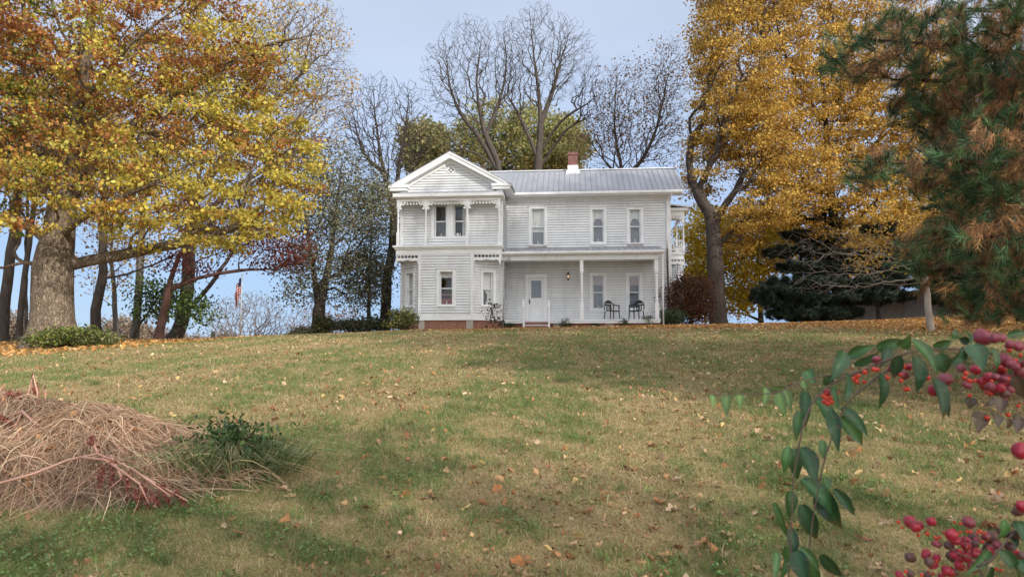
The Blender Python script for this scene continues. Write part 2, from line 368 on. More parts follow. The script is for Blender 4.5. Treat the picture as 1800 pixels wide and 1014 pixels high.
# ------------------------------------------------------------------ trees
def ell(u, v, Y, ru, rv, rd, wt=1.0):
    """a rounded crown mass: centre by line of sight, radii across and up in photo pixels, depth in metres"""
    return (at(u, v, Y), np.array([ru*Y/FPX, rd, rv*Y/FPX]), wt)
def pl(Y, *uv):
    out = []
    for p in uv:
        out.append(at(p[0], p[1], Y+(p[2] if len(p) > 2 else 0)))
    return out
def sample(rng, ells, n, shell=3.0):
    vol = np.array([np.prod(e[1])*(e[2] if len(e) > 2 else 1) for e in ells])**.85; cnt = rng.multinomial(n, vol/vol.sum())
    P = []
    for (c, r, *_), k in zip(ells, cnt):
        d = rng.normal(size=(k, 3)); d /= np.linalg.norm(d, axis=1)[:, None]
        P.append(c+d*r*(rng.uniform(0, 1, (k, 1))**(1/shell)))
    return np.concatenate(P)
def skeleton(rng, polys, targets, step=.5, bf=.35, zmin=None, curl=.35, jit=.08):
    cap = 60000
    P = np.zeros((cap, 3)); par = np.full(cap, -1); plen = np.zeros(cap); D = np.zeros((cap, 3)); n = 0
    hand = 0
    for pi_, poly in enumerate(polys):
        pts = np.array(poly, float)
        if pi_ == 0:
            P[0] = pts[0]; n = 1; last = 0; D[0] = (0, 0, 1)
        else:
            last = int(np.argmin(((P[:n]-pts[0])**2).sum(1))); pts = np.vstack([P[last], pts[1:]])
        # smooth through the points
        for a in range(len(pts)-1):
            L = np.linalg.norm(pts[a+1]-pts[a]); k = max(1, int(round(L/step)))
            m0 = pts[a+1]-pts[max(a-1, 0)]; m1 = pts[min(a+2, len(pts)-1)]-pts[a]
            for j in range(1, k+1):
                t = j/k
                h = (2*t**3-3*t**2+1)*pts[a]+(t**3-2*t**2+t)*m0*.5+(-2*t**3+3*t**2)*pts[a+1]+(t**3-t**2)*m1*.5
                P[n] = h+rng.normal(size=3)*step*jit*.4; par[n] = last; D[n] = P[n]-P[last]; dl = np.linalg.norm(D[n])+1e-9; D[n] /= dl
                plen[n] = plen[last]+dl; last = n; n += 1
    hand = n
    ok = np.ones(cap, bool)
    if zmin is not None: ok[:n] = P[:n, 2] > zmin
    d0 = np.array([np.min(((P[:n][ok[:n]]-t)**2).sum(1)) for t in targets])
    pen = np.where(ok, 0, 1e6)
    for ti in np.argsort(d0):
        t = targets[ti]
        dv = t-P[:n]; dd = np.sqrt((dv**2).sum(1))
        cosd = (dv*D[:n]).sum(1)/(dd+1e-6)
        c = dd*(1.25-.25*cosd)+bf*plen[:n]+pen[:n]
        j = int(np.argmin(c)); L = dd[j]
        if L < step*.35: continue
        k = max(1, int(round(L/step))); p0 = P[j].copy(); ctrl = p0+D[j]*L*curl; last = j
        for a in range(1, k+1):
            s = a/k
            q_ = (1-s)**2*p0+2*s*(1-s)*ctrl+s*s*t
            if a < k: q_ = q_+rng.normal(size=3)*step*jit
            P[n] = q_; par[n] = last; D[n] = q_-P[last]; dl = np.linalg.norm(D[n])+1e-9; D[n] /= dl
            plen[n] = plen[last]+dl; last = n; n += 1
    return P[:n].copy(), par[:n].copy(), D[:n].copy(), hand
def radii(P, par, r0, rt, flare=.6, flare_h=.9, hand=0):
    n = len(par); cnt = np.zeros(n); kids = np.zeros(n, int)
    for i in range(n-1, 0, -1):
        if kids[i] == 0: cnt[i] = 1
        cnt[par[i]] += cnt[i]; kids[par[i]] += 1
    e = math.log(r0/rt)/math.log(max(cnt[0], 3)); r = rt*cnt**e
    h = P[:, 2]-P[0, 2]
    f = np.clip(1-h/flare_h, 0, 1); idx = np.arange(n) < hand
    r = r*np.where(idx, 1+flare*f*f, 1)*(1-.5*np.clip(h/max(h.max(), .1), 0, 1)); r = np.maximum(r, rt*.7)
    return r, cnt
def wood(P, par, D, r, cnt):
    n = len(par)
    best = np.full(n, -1); bc = np.zeros(n)
    for i in range(1, n):
        if cnt[i] > bc[par[i]]: bc[par[i]] = cnt[i]; best[par[i]] = i
    T = D.copy(); has = best >= 0
    T[has] = D[has]+D[best[has]]; T /= np.linalg.norm(T, axis=1)[:, None]+1e-9
    T[0] = D[best[0]]
    c = np.arange(1, n); p = par[c]; main = best[p] == c
    ra = np.where(main, r[p], np.minimum(r[c]*1.25, r[p])); ta = np.where(main[:, None], T[p], D[c])
    V = []; F = []; base = 0
    for lo, hi, k in ((.10, 99, 12), (.03, .10, 6), (0, .03, 3)):
        s = (ra >= lo) & (ra < hi)
        if not s.any(): continue
        def ring(C, t, rr):
            ref = np.array([.31, .9, .27]); a = np.cross(t, ref); a /= np.linalg.norm(a, axis=1)[:, None]+1e-9; b = np.cross(t, a)
            th = np.arange(k)*2*PI/k
            return C[:, None]+(a[:, None]*np.cos(th)[None, :, None]+b[:, None]*np.sin(th)[None, :, None])*rr[:, None, None]
        A = ring(P[p[s]], ta[s], ra[s]); B = ring(P[c[s]], T[c[s]], r[c[s]])
        m = s.sum(); V.append(np.concatenate([A, B], 1).reshape(-1, 3))
        i0 = base+np.arange(m)[:, None]*2*k; kk = np.arange(k); k2 = (kk+1) % k
        F.append(np.stack([i0+kk, i0+k2, i0+k+k2, i0+k+kk], -1).reshape(-1, 4)); base += m*2*k
    return np.concatenate(V), np.concatenate(F)
def leaf_mesh(rng, C, size, up=.5, fold=.25, wide=.42, ndir=None, jit=.35):
    """kite-shaped folded leaves at points C"""
    n = len(C); s = size*rng.uniform(1-jit, 1+jit, n)
    nrm = rng.normal(size=(n, 3)); nrm /= np.linalg.norm(nrm, axis=1)[:, None]; nrm[:, 2] += up
    nrm /= np.linalg.norm(nrm, axis=1)[:, None]
    d = rng.normal(size=(n, 3)); d[:, 2] -= .35
    d -= nrm*(d*nrm).sum(1)[:, None]; d /= np.linalg.norm(d, axis=1)[:, None]; sd = np.cross(nrm, d)
    S = s[:, None]; w = wide*rng.uniform(.75, 1.25, n)[:, None]
    V = np.stack([C-d*S*.5, C+sd*S*w*.9-d*S*.05+nrm*S*fold*.5, C+d*S*.5-nrm*S*.08, C-sd*S*w*.9-d*S*.05+nrm*S*fold*.5], 1).reshape(-1, 3)
    i = np.arange(n)[:, None]*4
    F = np.concatenate([i+np.array([0, 2, 1]), i+np.array([0, 3, 2])])
    return V, F
def tone(rng, base, n, amt=.25):
    c = np.asarray(base)*np.exp(rng.normal(size=(n, 1))*amt)
    return c*np.exp(rng.normal(size=(n, 3))*amt*.25)
def tree(name, label, polys, ells, r0, rt=.012, ntar=400, nleaf=0, lsize=.12, colfn=None, bk='bark_dark', step=.5, bf=.35,
         zmin=None, seed=1, sig=(.45, .45, .28), gap=-.4, gapscale=2.5, group=None, cat='tree', shell=3.0, up=.5, leafmat='leaf', curl=.35,
         flare=.6, flare_h=.9, leafells=None, jit=.08, lay=1.0, ljit=.35):
    rng = np.random.default_rng(seed)
    root = np.array(polys[0][0]); gz = float(ground(root[0], root[1]))
    polys = [[np.array([root[0], root[1], gz-.25])]+list(polys[0][1:])]+list(polys[1:])
    T = sample(rng, ells, ntar, shell)
    P, par, D, hand = skeleton(rng, polys, T, step, bf, zmin, curl, jit)
    r, cnt = radii(P, par, r0, rt, flare, flare_h, hand)
    org = np.array([root[0], root[1], gz])
    e = empty(name, org, label=label, cat=cat, group=group)
    V, F = wood(P, par, D, r, cnt)
    mesh_np('trunk', V-org, F, M[bk], e, smooth=True)
    if nleaf:
        tips = np.where((r < max(rt*2.6, .02)) & (np.arange(len(r)) >= hand))[0]
        if leafells is not None:
            inside = np.zeros(len(tips), bool)
            for c, rr, pr_ in leafells: inside |= ((((P[tips]-c)/rr)**2).sum(1) < 1) & (rng.uniform(size=len(tips)) < pr_)
            tips = tips[inside]
        fn = pnoise(rng, gapscale)
        keep = fn(P[tips]*np.array([1, 1, lay])) > gap; tips = tips[keep]
        pick = tips[rng.integers(0, len(tips), nleaf)]
        C = P[pick]+rng.normal(size=(nleaf, 3))*np.array(sig)
        C = C[C[:, 2] > ground(C[:, 0], C[:, 1])+.05]
        lv, lf = leaf_mesh(rng, C, lsize, up, jit=ljit)
        cn = pnoise(rng, 1.6)(C); col = colfn(rng, C, cn)
        mesh_np('crown', lv-org, lf, M[leafmat], e, col=np.repeat(np.clip(col, 0, 1), 4, 0))
    return e
def mixcol(rng, cols, w):
    """pick a colour per leaf by weights (n, k)"""
    w = np.clip(w, 0, None)+1e-6; cw = np.cumsum(w/w.sum(1)[:, None], 1); k = (rng.uniform(size=(len(w), 1)) > cw).sum(1)
    return np.asarray(cols)[np.clip(k, 0, len(cols)-1)]*np.exp(rng.normal(size=(len(w), 1))*.2)

def crumple(rng, C, size, up=1.4, k=7):
    """irregular curled leaves: a fan of k uneven lobes round each point"""
    n = len(C); s = size*rng.uniform(.55, 1.35, n)[:, None]
    nr = rng.normal(size=(n, 3)); nr[:, 2] += up; nr /= np.linalg.norm(nr, axis=1)[:, None]
    a = np.cross(nr, rng.normal(size=(n, 3))); a /= np.linalg.norm(a, axis=1)[:, None]; b = np.cross(nr, a)
    th = np.arange(k)*2*PI/k; el = rng.uniform(.45, .9, n)[:, None]; cur = rng.uniform(-.1, .9, (n, 1))
    V = [C]
    for t in th:
        r_ = rng.uniform(.45, 1.1, (n, 1))*s*.5
        V.append(C+a*r_*math.cos(t)+b*r_*math.sin(t)*el+nr*(cur*r_*abs(math.sin(t))*.9+rng.normal(size=(n, 1))*.10*s))
    V = np.stack(V, 1).reshape(-1, 3); i = np.arange(n)[:, None]*(k+1)
    return V, np.concatenate([i+np.array([0, 1+j, 1+(j+1) % k]) for j in range(k)])

# ------------------------------------------------------------------ the farmhouse
HA = math.radians(-5); HB = np.array([-5.2257, 33.3, 1.0])
house = empty('farmhouse', HB, HA, label='white clapboard two-storey farmhouse with grey metal roof and gabled bay', cat='house')
def house_world(x, y, z=0):
    c, s = math.cos(HA), math.sin(HA)
    return np.array([HB[0]+c*x-s*y, HB[1]+s*x+c*y, HB[2]+z])
class Face:
    """a wall plane in house coordinates: s along it, o outward, z up"""
    def __init__(f, a, b):
        f.a = np.array(a, float); d = np.array(b, float)-f.a; f.L = float(np.hypot(*d)); f.d = d/f.L; f.n = np.array([f.d[1], -f.d[0]])
    def __call__(f, s, o, z):
        p = f.a+f.d*s+f.n*o; return (p[0], p[1], z)
    def box(f, mb, s0, s1, o0, o1, z0, z1): return mb.box(s0, s1, o0, o1, z0, z1, T=f)
    def prism(f, mb, poly, o0, o1): return mb.prism(poly, o0, o1, T=f)
hr = random.Random(5)
def clapboard(name, f, z0, z1, openings=(), span=None, parent=house, s0=0, s1=None):
    mb = MB(); s1 = f.L if s1 is None else s1; ex = .122; z = z0
    while z < z1-.01:
        zt = min(z+ex, z1); a, b = (s0, s1) if span is None else span(z+ex*.5)
        if b-a > .05:
            cuts = [(a, b)]
            for (oa, ob, oz0, oz1) in openings:
                if z+ex*.5 > oz0 and z+ex*.5 < oz1:
                    nw = []
                    for (p, q_) in cuts:
                        if ob <= p or oa >= q_: nw.append((p, q_)); continue
                        if oa > p: nw.append((p, oa))
                        if ob < q_: nw.append((ob, q_))
                    cuts = nw
            for (p, q_) in cuts:
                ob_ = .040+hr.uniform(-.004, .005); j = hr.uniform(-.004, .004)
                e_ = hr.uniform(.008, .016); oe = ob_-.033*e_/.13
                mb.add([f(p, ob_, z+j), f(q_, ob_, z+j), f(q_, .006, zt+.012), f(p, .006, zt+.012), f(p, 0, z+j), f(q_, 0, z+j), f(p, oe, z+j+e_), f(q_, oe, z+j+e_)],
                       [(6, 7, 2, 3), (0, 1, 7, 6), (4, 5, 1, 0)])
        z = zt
    o = mb.build(name, M['paint'], parent); o.data.materials.append(M['lap_shadow'])
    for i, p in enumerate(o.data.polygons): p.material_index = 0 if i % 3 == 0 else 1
    return o
def drape(f, z0, z1, lf, rf, o, n=14, m=10, amp=.012, waves=7):
    """hanging cloth: left and right edge given for t = 0 (top) .. 1 (bottom)"""
    mb = MB(); vs = []
    for i in range(m+1):
        t = i/m; z = z1+(z0-z1)*t; a, b = lf(t), rf(t)
        for k in range(n+1):
            s = k/n; vs.append(f(a+(b-a)*s, o+amp*math.sin(s*waves*2*PI), z))
    fs = [(i*(n+1)+k, i*(n+1)+k+1, (i+1)*(n+1)+k+1, (i+1)*(n+1)+k) for i in range(m) for k in range(n)]
    return mb.add(vs, fs)
def window(f, s0, s1, z0, z1, kind, casing=.125, label=None, worn=False, case=True):
    """sash window in opening s0..s1 x z0..z1"""
    c = MB(); w = casing
    if case:
        f.box(c, s0-w, s0, -.02, .055, z0-.02, z1+w); f.box(c, s1, s1+w, -.02, .055, z0-.02, z1+w)
        f.box(c, s0, s1, -.02, .053, z1, z1+w)
        f.box(c, s0-w-.03, s1+w+.03, .0, .085, z1+w, z1+w+.03)
    for a, b in ((s0-.001, s0+.018), (s1-.018, s1+.001)): f.box(c, a, b, -.16, -.02, z0, z1)
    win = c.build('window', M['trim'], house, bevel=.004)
    if label: win['label'] = label
    sl_ = MB(); f.box(sl_, s0-w*.9, s1+w*.9, -.16, .09, z0-.075, z0-.021)
    f.box(sl_, s0-w, s1+w, .0, .045, z0-.135, z0-.076)
    sl_.build('sill', M['peel'] if worn else M['trim'], win)
    zm = (z0+z1)/2
    for nm, a, b, o in (('upper_sash', zm-.02, z1-.001, -.055), ('lower_sash', z0, zm+.02, -.095)):
        sb = MB(); rw = .04; a0, b0 = s0+.018, s1-.018
        f.box(sb, a0, a0+rw, o-.035, o, a, b); f.box(sb, b0-rw, b0, o-.035, o, a, b)
        f.box(sb, a0+rw, b0-rw, o-.034, o-.001, a, a+rw*1.1); f.box(sb, a0+rw, b0-rw, o-.034, o-.001, b-rw*.9, b)
        sb.build(nm, M['trim'], win)
        gb = MB(); gb.add([f(a0+rw, o-.02, a+.03), f(b0-rw, o-.02, a+.03), f(b0-rw, o-.02, b-.03), f(a0+rw, o-.02, b-.03)], [(0, 1, 2, 3)])
        gb.build('pane', M['glass'], win)
    # the room behind
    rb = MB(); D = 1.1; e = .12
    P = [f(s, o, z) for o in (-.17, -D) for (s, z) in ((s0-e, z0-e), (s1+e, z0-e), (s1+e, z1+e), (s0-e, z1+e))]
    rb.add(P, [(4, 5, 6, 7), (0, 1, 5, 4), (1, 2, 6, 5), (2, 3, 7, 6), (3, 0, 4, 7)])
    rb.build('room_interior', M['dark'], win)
    Wd = s1-s0; H = z1-z0
    def cur(mb, mat='lace', nm='curtain'): mb.build(nm, M[mat], win, smooth=True)
    if kind == 'lace_long':
        cur(drape(f, z0+.36*H, z1, lambda t: s0, lambda t: s1, -.17, n=28, amp=.018, waves=6))
        cur(drape(f, z0, z0+.37*H, lambda t: s0, lambda t: s1, -.20, amp=.002), 'grey_sheet', 'window_sheet')
    elif kind == 'valance':
        cur(drape(f, z1-.26*H, z1, lambda t: s0, lambda t: s1, -.165, n=24, amp=.012, waves=5))
        cur(drape(f, z1-.46*H, z1-.2*H, lambda t: s0, lambda t: s0+Wd*(.42-.42*t), -.172, amp=.01, waves=3))
        cur(drape(f, z1-.46*H, z1-.2*H, lambda t: s1-Wd*(.36-.36*t), lambda t: s1, -.172, amp=.01, waves=3))
        cur(drape(f, z0, z1-.1, lambda t: s0, lambda t: s1, -.22, amp=.002), 'grey_sheet', 'window_sheet')
    elif kind == 'slate':
        cur(drape(f, z1-.28*H, z1, lambda t: s0, lambda t: s1, -.17, n=20, amp=.008, waves=5), 'pinklace')
        cur(drape(f, z0, z1-.1, lambda t: s0, lambda t: s1, -.22, amp=.002), 'window_sheet', 'window_sheet')
    elif kind == 'tie_left':
        cur(drape(f, z0, z1, lambda t: s0, lambda t: s0+Wd*((.98 if t < .5 else .98-.72*min(1, (t-.5)/.3)) if t < .8 else .30+.15*(t-.8)), -.18, n=22, m=20, amp=.014, waves=6))
    elif kind == 'tie_right':
        cur(drape(f, z0, z1, lambda t: s0+Wd*((.02+.3*t if t < .45 else .16+.5*min(1, (t-.45)/.22)) if t < .7 else .62-.2*(t-.7)), lambda t: s1, -.18, n=22, m=20, amp=.014, waves=6))
    elif kind == 'dark_sheer':
        cur(drape(f, z0, z0+.56*H, lambda t: s0+Wd*.1*t, lambda t: s1-Wd*.05, -.42, amp=.02, waves=3), 'grey_sheet')
    elif kind == 'dark_side':
        cur(drape(f, z0, z1, lambda t: s1-Wd*.36, lambda t: s1, -.25, amp=.02, waves=3))
        ob_ = MB(); ob_.ball(f(s0+.15, -.20, z0+.12), .085, sq=(1, .3, 1.2)); ob_.build('ornament', M['lace'], win, smooth=True)
    elif kind == 'kitchen':
        cur(drape(f, z1-.17*H, z1-.02, lambda t: s0, lambda t: s1, -.17, n=24, amp=.015, waves=5))
        cur(drape(f, z0, z0+.22*H, lambda t: s0, lambda t: s1, -.45, amp=.004), 'redroom', 'table_cloth')
        sh = MB(); f.box(sh, s0, s1, -.5, -.40, z0+.3*H, z0+.36*H); sh.build('shelf', M['wood'], win)
    if kind not in ('tie_left',):
        cb = MB(); f.box(cb, (s0+s1)/2-.012, (s0+s1)/2+.012, -.16, -.145, z0+.04, z0+.2); cb.build('sash_lift', M['trim'], win)
    return win
def turned_post(x, y, z0, z1, w=.13, name='post', parent=house):
    mb = MB(); H = z1-z0; h = w/2
    mb.box(x-h, x+h, y-h, y+h, z0, z0+.27*H); mb.box(x-h, x+h, y-h, y+h, z1-.20*H, z1)
    a, b = z0+.27*H, z1-.20*H; L = b-a
    mb.lathe([(h*.9, a+.001), (h*1.05, a+.03*L), (h*.6, a+.06*L), (h*.95, a+.10*L), (h*.62, a+.14*L), (h*.75, a+.2*L), (h*.62, a+.8*L),
              (h*.95, a+.86*L), (h*.6, a+.9*L), (h*1.05, a+.95*L), (h*.9, b-.001)], x, y, 10)
    return mb.build(name, M['trim'], parent)
def scallops(mb, f, s0, s1, z, o0, o1, pitch=.15, h=.17):
    n = max(1, round((s1-s0)/pitch)); p = (s1-s0)/n
    for i in range(n):
        c = s0+p*(i+.5); w = p*.30
        f.prism(mb, [(c-w*.35, z), (c-w*.35, z-h*.45), (c-w, z-h*.55), (c-w, z-h*.85), (c-w*.4, z-h), (c+w*.4, z-h), (c+w, z-h*.85), (c+w, z-h*.55), (c+w*.35, z-h*.45), (c+w*.35, z)], o0, o1)
    for i in range(n+1):
        c = s0+p*i
        f.prism(mb, [(max(s0, c-p*.25), z), (max(s0, c-p*.1), z-h*.28), (min(s1, c+p*.1), z-h*.28), (min(s1, c+p*.25), z)], o0, o1)
def bracket(mb, f, s, z, sgn, o0, o1, r=.30):
    """fretwork corner bracket hanging from height z beside a post at s"""
    pts = [(s, z)]
    for k in range(9):
        a = k/8*PI/2; pts.append((s+sgn*(r-r*.86*math.sin(a)), z-r*1.25*(1-.80*math.cos(a)) if False else z-r*1.25*(1-math.cos(a))))
    pts.append((s, z-r*1.25))
    if sgn < 0: pts = pts[::-1]
    f.prism(mb, pts, o0, o1)
    for q_ in range(3):
        a = (q_+.5)/3*PI/2; cx, cz = s+sgn*(r*1.08-r*.86*math.sin(a)), z-r*1.3*(1-math.cos(a))-.045
        f.prism(mb, [(cx+.045*math.cos(t*PI/3), cz+.045*math.sin(t*PI/3)) for t in range(6)], o0-.002, o1+.002)
def fretboard(f, s0, s1, zc, drop=.32, h=.15, parent=house, dips=2):
    """balustered corner frieze hanging below an overhang"""
    mb = MB(); o0, o1 = -.05, .0
    f.box(mb, s0, s1, o0, o1, zc-.04, zc)
    n = max(2, round((s1-s0)/.17))
    for i in range(n+1):
        c = s0+.02+(s1-s0-.04)*i/n; f.box(mb, c-.02, c+.02, o0+.002, o1-.002, zc-h, zc-.04)
    pts = [(s0, zc-h), (s1, zc-h), (s1, zc-h-drop)]
    k = 12
    for i in range(k+1):
        t = i/k; s = s1-.06-(s1-s0-.12)*t
        pts.append((s, zc-h-.09-.05*abs(math.sin(t*PI*dips))-(.06 if t in (0, 1) else 0)))
    pts.append((s0, zc-h-drop))
    f.prism(mb, pts[::-1], o0, o1)
    return mb.build('fretwork_frieze', M['trim'], parent)

FW = Face((4.72, 2.6), (12.55, 2.6))          # main wing front
FB = Face((1.06, 0), (3.45, 0))               # bay front
FL = Face((0, .9), (1.06, 0)); FR = Face((3.45, 0), (4.72, .9))
FG = Face((0, .6), (4.72, .6))                # recessed upper wall
FS = Face((4.72, .6), (4.72, 2.6)); FSL = Face((4.72, .9), (4.72, 2.6))
FWL = Face((0, 7.6), (0, .6)); FWLb = Face((0, 7.6), (0, .9))
FE = Face((12.55, 2.6), (12.55, 7.6)); FK = Face((12.55, 7.6), (0, 7.6))
wx = 4.72
wing_w = [(5.95, 6.6, 4.18, 5.93, 'lace_long', 'window with long lace curtain and peeling sill', True), (8.89, 9.44, 4.23, 5.84, 'valance', None, False),
          (10.65, 11.19, 4.21, 5.81, 'valance', 'window with swagged lace valance nearest the downspout', True),
          (8.86, 9.41, 1.07, 2.65, 'slate', None, False), (10.57, 11.10, 1.07, 2.65, 'slate', None, False)]
door = (5.79, 6.57, .5, 2.62)
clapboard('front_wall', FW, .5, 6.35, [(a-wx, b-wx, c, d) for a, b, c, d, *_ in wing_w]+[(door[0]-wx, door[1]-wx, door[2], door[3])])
for a, b, c, d, k, lb, wn in wing_w: window(FW, a-wx, b-wx, c, d, k, label=lb, worn=wn)
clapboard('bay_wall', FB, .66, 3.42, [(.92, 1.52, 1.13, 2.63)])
window(FB, .92, 1.52, 1.13, 2.63, 'kitchen', casing=.135, label='bay window showing a red cloth inside')
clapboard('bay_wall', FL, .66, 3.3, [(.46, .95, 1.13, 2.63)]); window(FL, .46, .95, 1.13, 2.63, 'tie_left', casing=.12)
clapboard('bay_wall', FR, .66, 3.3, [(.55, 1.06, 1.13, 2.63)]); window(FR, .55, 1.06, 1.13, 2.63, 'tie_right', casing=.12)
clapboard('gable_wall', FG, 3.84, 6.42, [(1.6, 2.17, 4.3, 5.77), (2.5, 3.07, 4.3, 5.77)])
def gspan(z): h = max(0, (8.02-z)/.552); return (2.36-h, 2.36+h)
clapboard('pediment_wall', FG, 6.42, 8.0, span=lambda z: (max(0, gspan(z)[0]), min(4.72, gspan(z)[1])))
cs = MB(); FG.box(cs, 1.45, 3.22, .028, .05, 4.10, 4.297); FG.box(cs, 1.45, 1.598, .028, .052, 4.297, 5.95); FG.box(cs, 3.072, 3.22, .028, .052, 4.297, 5.95)
FG.box(cs, 2.172, 2.498, .028, .052, 4.297, 5.775); FG.box(cs, 1.598, 3.072, .028, .051, 5.775, 5.95)
cs.build('double_window_casing', M['trim'], house)
window(FG, 1.6, 2.17, 4.3, 5.77, 'dark_sheer', case=False); window(FG, 2.5, 3.07, 4.3, 5.77, 'dark_side', case=False)
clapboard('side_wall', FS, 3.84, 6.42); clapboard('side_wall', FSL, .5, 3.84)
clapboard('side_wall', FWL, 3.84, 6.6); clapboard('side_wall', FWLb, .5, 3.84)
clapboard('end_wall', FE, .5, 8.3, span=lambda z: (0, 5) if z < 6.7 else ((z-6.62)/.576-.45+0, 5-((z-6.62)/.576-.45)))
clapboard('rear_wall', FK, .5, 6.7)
# base boards, corner boards, frieze boards
tb = MB()
for f in (FB, FL, FR): f.box(tb, .0, f.L, -.03, .04, .45, .66)
FW.box(tb, 0, 7.83, -.02, .045, 6.36, 6.66)
FW.box(tb, 7.70, 7.83, -.02, .05, .5, 6.358); FE.box(tb, -.05, .1, -.02, .05, .5, 6.6)
for s in (0, 4.60): FG.box(tb, s, s+.12, -.02, .05, 3.84, 6.42)
FS.box(tb, 0, .1, -.02, .05, 3.84, 6.42); FWL.box(tb, 6.9, 7.0, -.02, .05, 3.84, 6.42)
FB.box(tb, -.05, .06, -.02, .045, .662, 3.42); FB.box(tb, 2.33, 2.44, -.02, .045, .662, 3.42)
FL.box(tb, 0, .09, -.02, .045, .662, 3.3); FR.box(tb, FR.L-.09, FR.L, -.02, .045, .662, 3.3)
FSL.box(tb, 0, .1, -.02, .045, .5, 3.42)
tb.build('trim_boards', M['trim'], house, bevel=.004)
# brick base and stone blocks
bb = MB(); prof = [(1.06, .02), (3.45, .02), (4.70, .92), (4.70, 2.6), (12.5, 2.6), (12.5, 7.55), (.02, 7.55), (.02, .92)]
n_ = len(prof)
bb.add([(x, y, -.6) for x, y in prof]+[(x, y, .452) for x, y in prof], [(i, (i+1) % n_, n_+(i+1) % n_, n_+i) for i in range(n_)])
bb.box(4.72, 11.80, .90, 1.0, -.5, .37)
bb.build('brick_base', M['brick'], house)
sbk = MB(); sbk.box(1.04, 1.30, -.012, .1, -.4, .449); sbk.box(3.20, 3.50, -.012, .1, -.4, .449); sbk.box(7.05, 7.55, .88, .95, -.3, .36); sbk.box(9.4, 9.75, .88, .95, -.3, .34)
sbk.build('stone_block', M['block'], house)
# overhanging ledge between the storeys
lg = MB(); lg.box(-.16, 4.80, -.16, .75, 3.74, 3.835); lg.box(-.10, 4.76, -.10, .9, 3.66, 3.739); lg.box(-.04, 4.74, -.045, .95, 3.42, 3.659)
lg.box(4.741, 4.80, .75, 2.6, 3.74, 3.83)
lg.build('storey_ledge', M['trim'], house, bevel=.006)
FO1 = Face((0, -.03), (1.06, -.03)); FO2 = Face((3.45, -.03), (4.72, -.03)); FO3 = Face((4.745, 0), (4.745, .9)); FO4 = Face((-.03, .9), (-.03, 0))
for F_, a, b in ((FO1, .0, 1.0), (FO2, .06, 1.25), (FO3, .0, .86), (FO4, .04, .9)): fretboard(F_, a, b, 3.42)
# veranda-like front of the upper storey: posts, frieze, fret trim
FP = Face((0, .02), (4.72, .02))
for x in (.03, 1.31, 3.21, 4.66): turned_post(x, .03, 3.836, 6.03, .115, 'upper_post')
fz = MB(); FP.box(fz, -.03, 4.74, -.09, .04, 5.88, 6.04)
fz.build('frieze_board', M['trim'], house)
xs = [.03, 1.31, 3.21, 4.66]
for i in range(3):
    mb = MB(); scallops(mb, FP, xs[i]+.06, xs[i+1]-.06, 5.879, -.03, .0)
    bracket(mb, FP, xs[i]+.058, 5.878, 1, -.035, .005); bracket(mb, FP, xs[i+1]-.058, 5.878, -1, -.035, .005)
    mb.build('fretwork_trim', M['trim'], house)
pr = MB(); pr.box(-.18, 4.86, -.2, .62, 6.04, 6.20); pr.box(-.10, 4.80, -.13, .6, 6.0, 6.039)
pr.build('eave_board', M['trim'], house, bevel=.006)
ps = MB(); ps.add([(-.18, -.2, 6.203), (4.86, -.2, 6.203), (4.2, .58, 6.44), (.5, .58, 6.44)], [(0, 1, 2, 3)])
for i in range(12):
    x = .1+i*.4; ps.add([(x, -.21, 6.206), (x+.36, -.21, 6.206), (x+.3, .2, 6.36), (x+.05, .2, 6.36)], [(0, 1, 2, 3)])
ps.build('pent_roof', M['shingle'], house)
# gable roof over the bay, its rakes and returns
CX, AP, SL = 2.36, 8.22, .552
gr = MB()
for sg in (-1, 1):
    e = 2.86
    a = [(CX, AP), (CX+sg*e, AP-e*SL), (CX+sg*e, AP-e*SL-.05), (CX, AP-.05)]
    if sg > 0: a = a[::-1]
    gr.prism(a, .16, 8.2)
gable_roof = gr.build('gable_roof', M['roof'], house)
rk = MB()
for sg in (-1, 1):
    def rake(z_off, wd, y0, y1, e0=2.84):
        a = [(CX, AP-z_off), (CX+sg*e0, AP-z_off-e0*SL), (CX+sg*e0, AP-z_off-wd-e0*SL), (CX, AP-z_off-wd)]
        if sg > 0: a = a[::-1]
        rk.prism(a, y0, y1)
    rake(.052, .07, .16, .22); rake(.122, .15, .20, .26, 2.78); rake(.272, .03, .20, .58, 2.6); rake(.302, .16, .52, .58, 2.45)
    x0, x1 = (CX+sg*1.93, CX+sg*2.80)
    rk.box(min(x0, x1), max(x0, x1), .16, .62, 6.56, 6.68); rk.box(min(x0, x1)+.03, max(x0, x1)-.05, .21, .6, 6.42, 6.559)
    xa, xb = (CX+sg*2.40, CX+sg*2.80)
    rk.box(min(xa, xb), max(xa, xb), .62, 2.55 if sg > 0 else 8.1, 6.50, 6.63)
rk.build('gable_cornice', M['trim'], house)
# carved diamond ornament
dm = MB(); cx, cz = 2.36, 7.42
FG.prism(dm, [(cx-.24, cz), (cx, cz-.22), (cx+.24, cz), (cx, cz+.22)], .028, .05); dmo = dm.build('gable_ornament', M['trim'], house)
dk = MB()
for k in range(8):
    a = k*PI/4; L = .115 if k % 2 == 0 else .06
    p, q_ = (cx+.03*math.cos(a), cz+.03*math.sin(a)), (cx+(L+.045)*math.cos(a), cz+(L+.045)*math.sin(a))
    nx_, nz_ = -math.sin(a)*.034, math.cos(a)*.034; mx_, mz_ = p[0]*.35+q_[0]*.65, p[1]*.35+q_[1]*.65
    FG.prism(dk, [p, (mx_-nx_, mz_-nz_), q_, (mx_+nx_, mz_+nz_)], .045, .053)
dk.build('cut_out', M['black'], dmo)
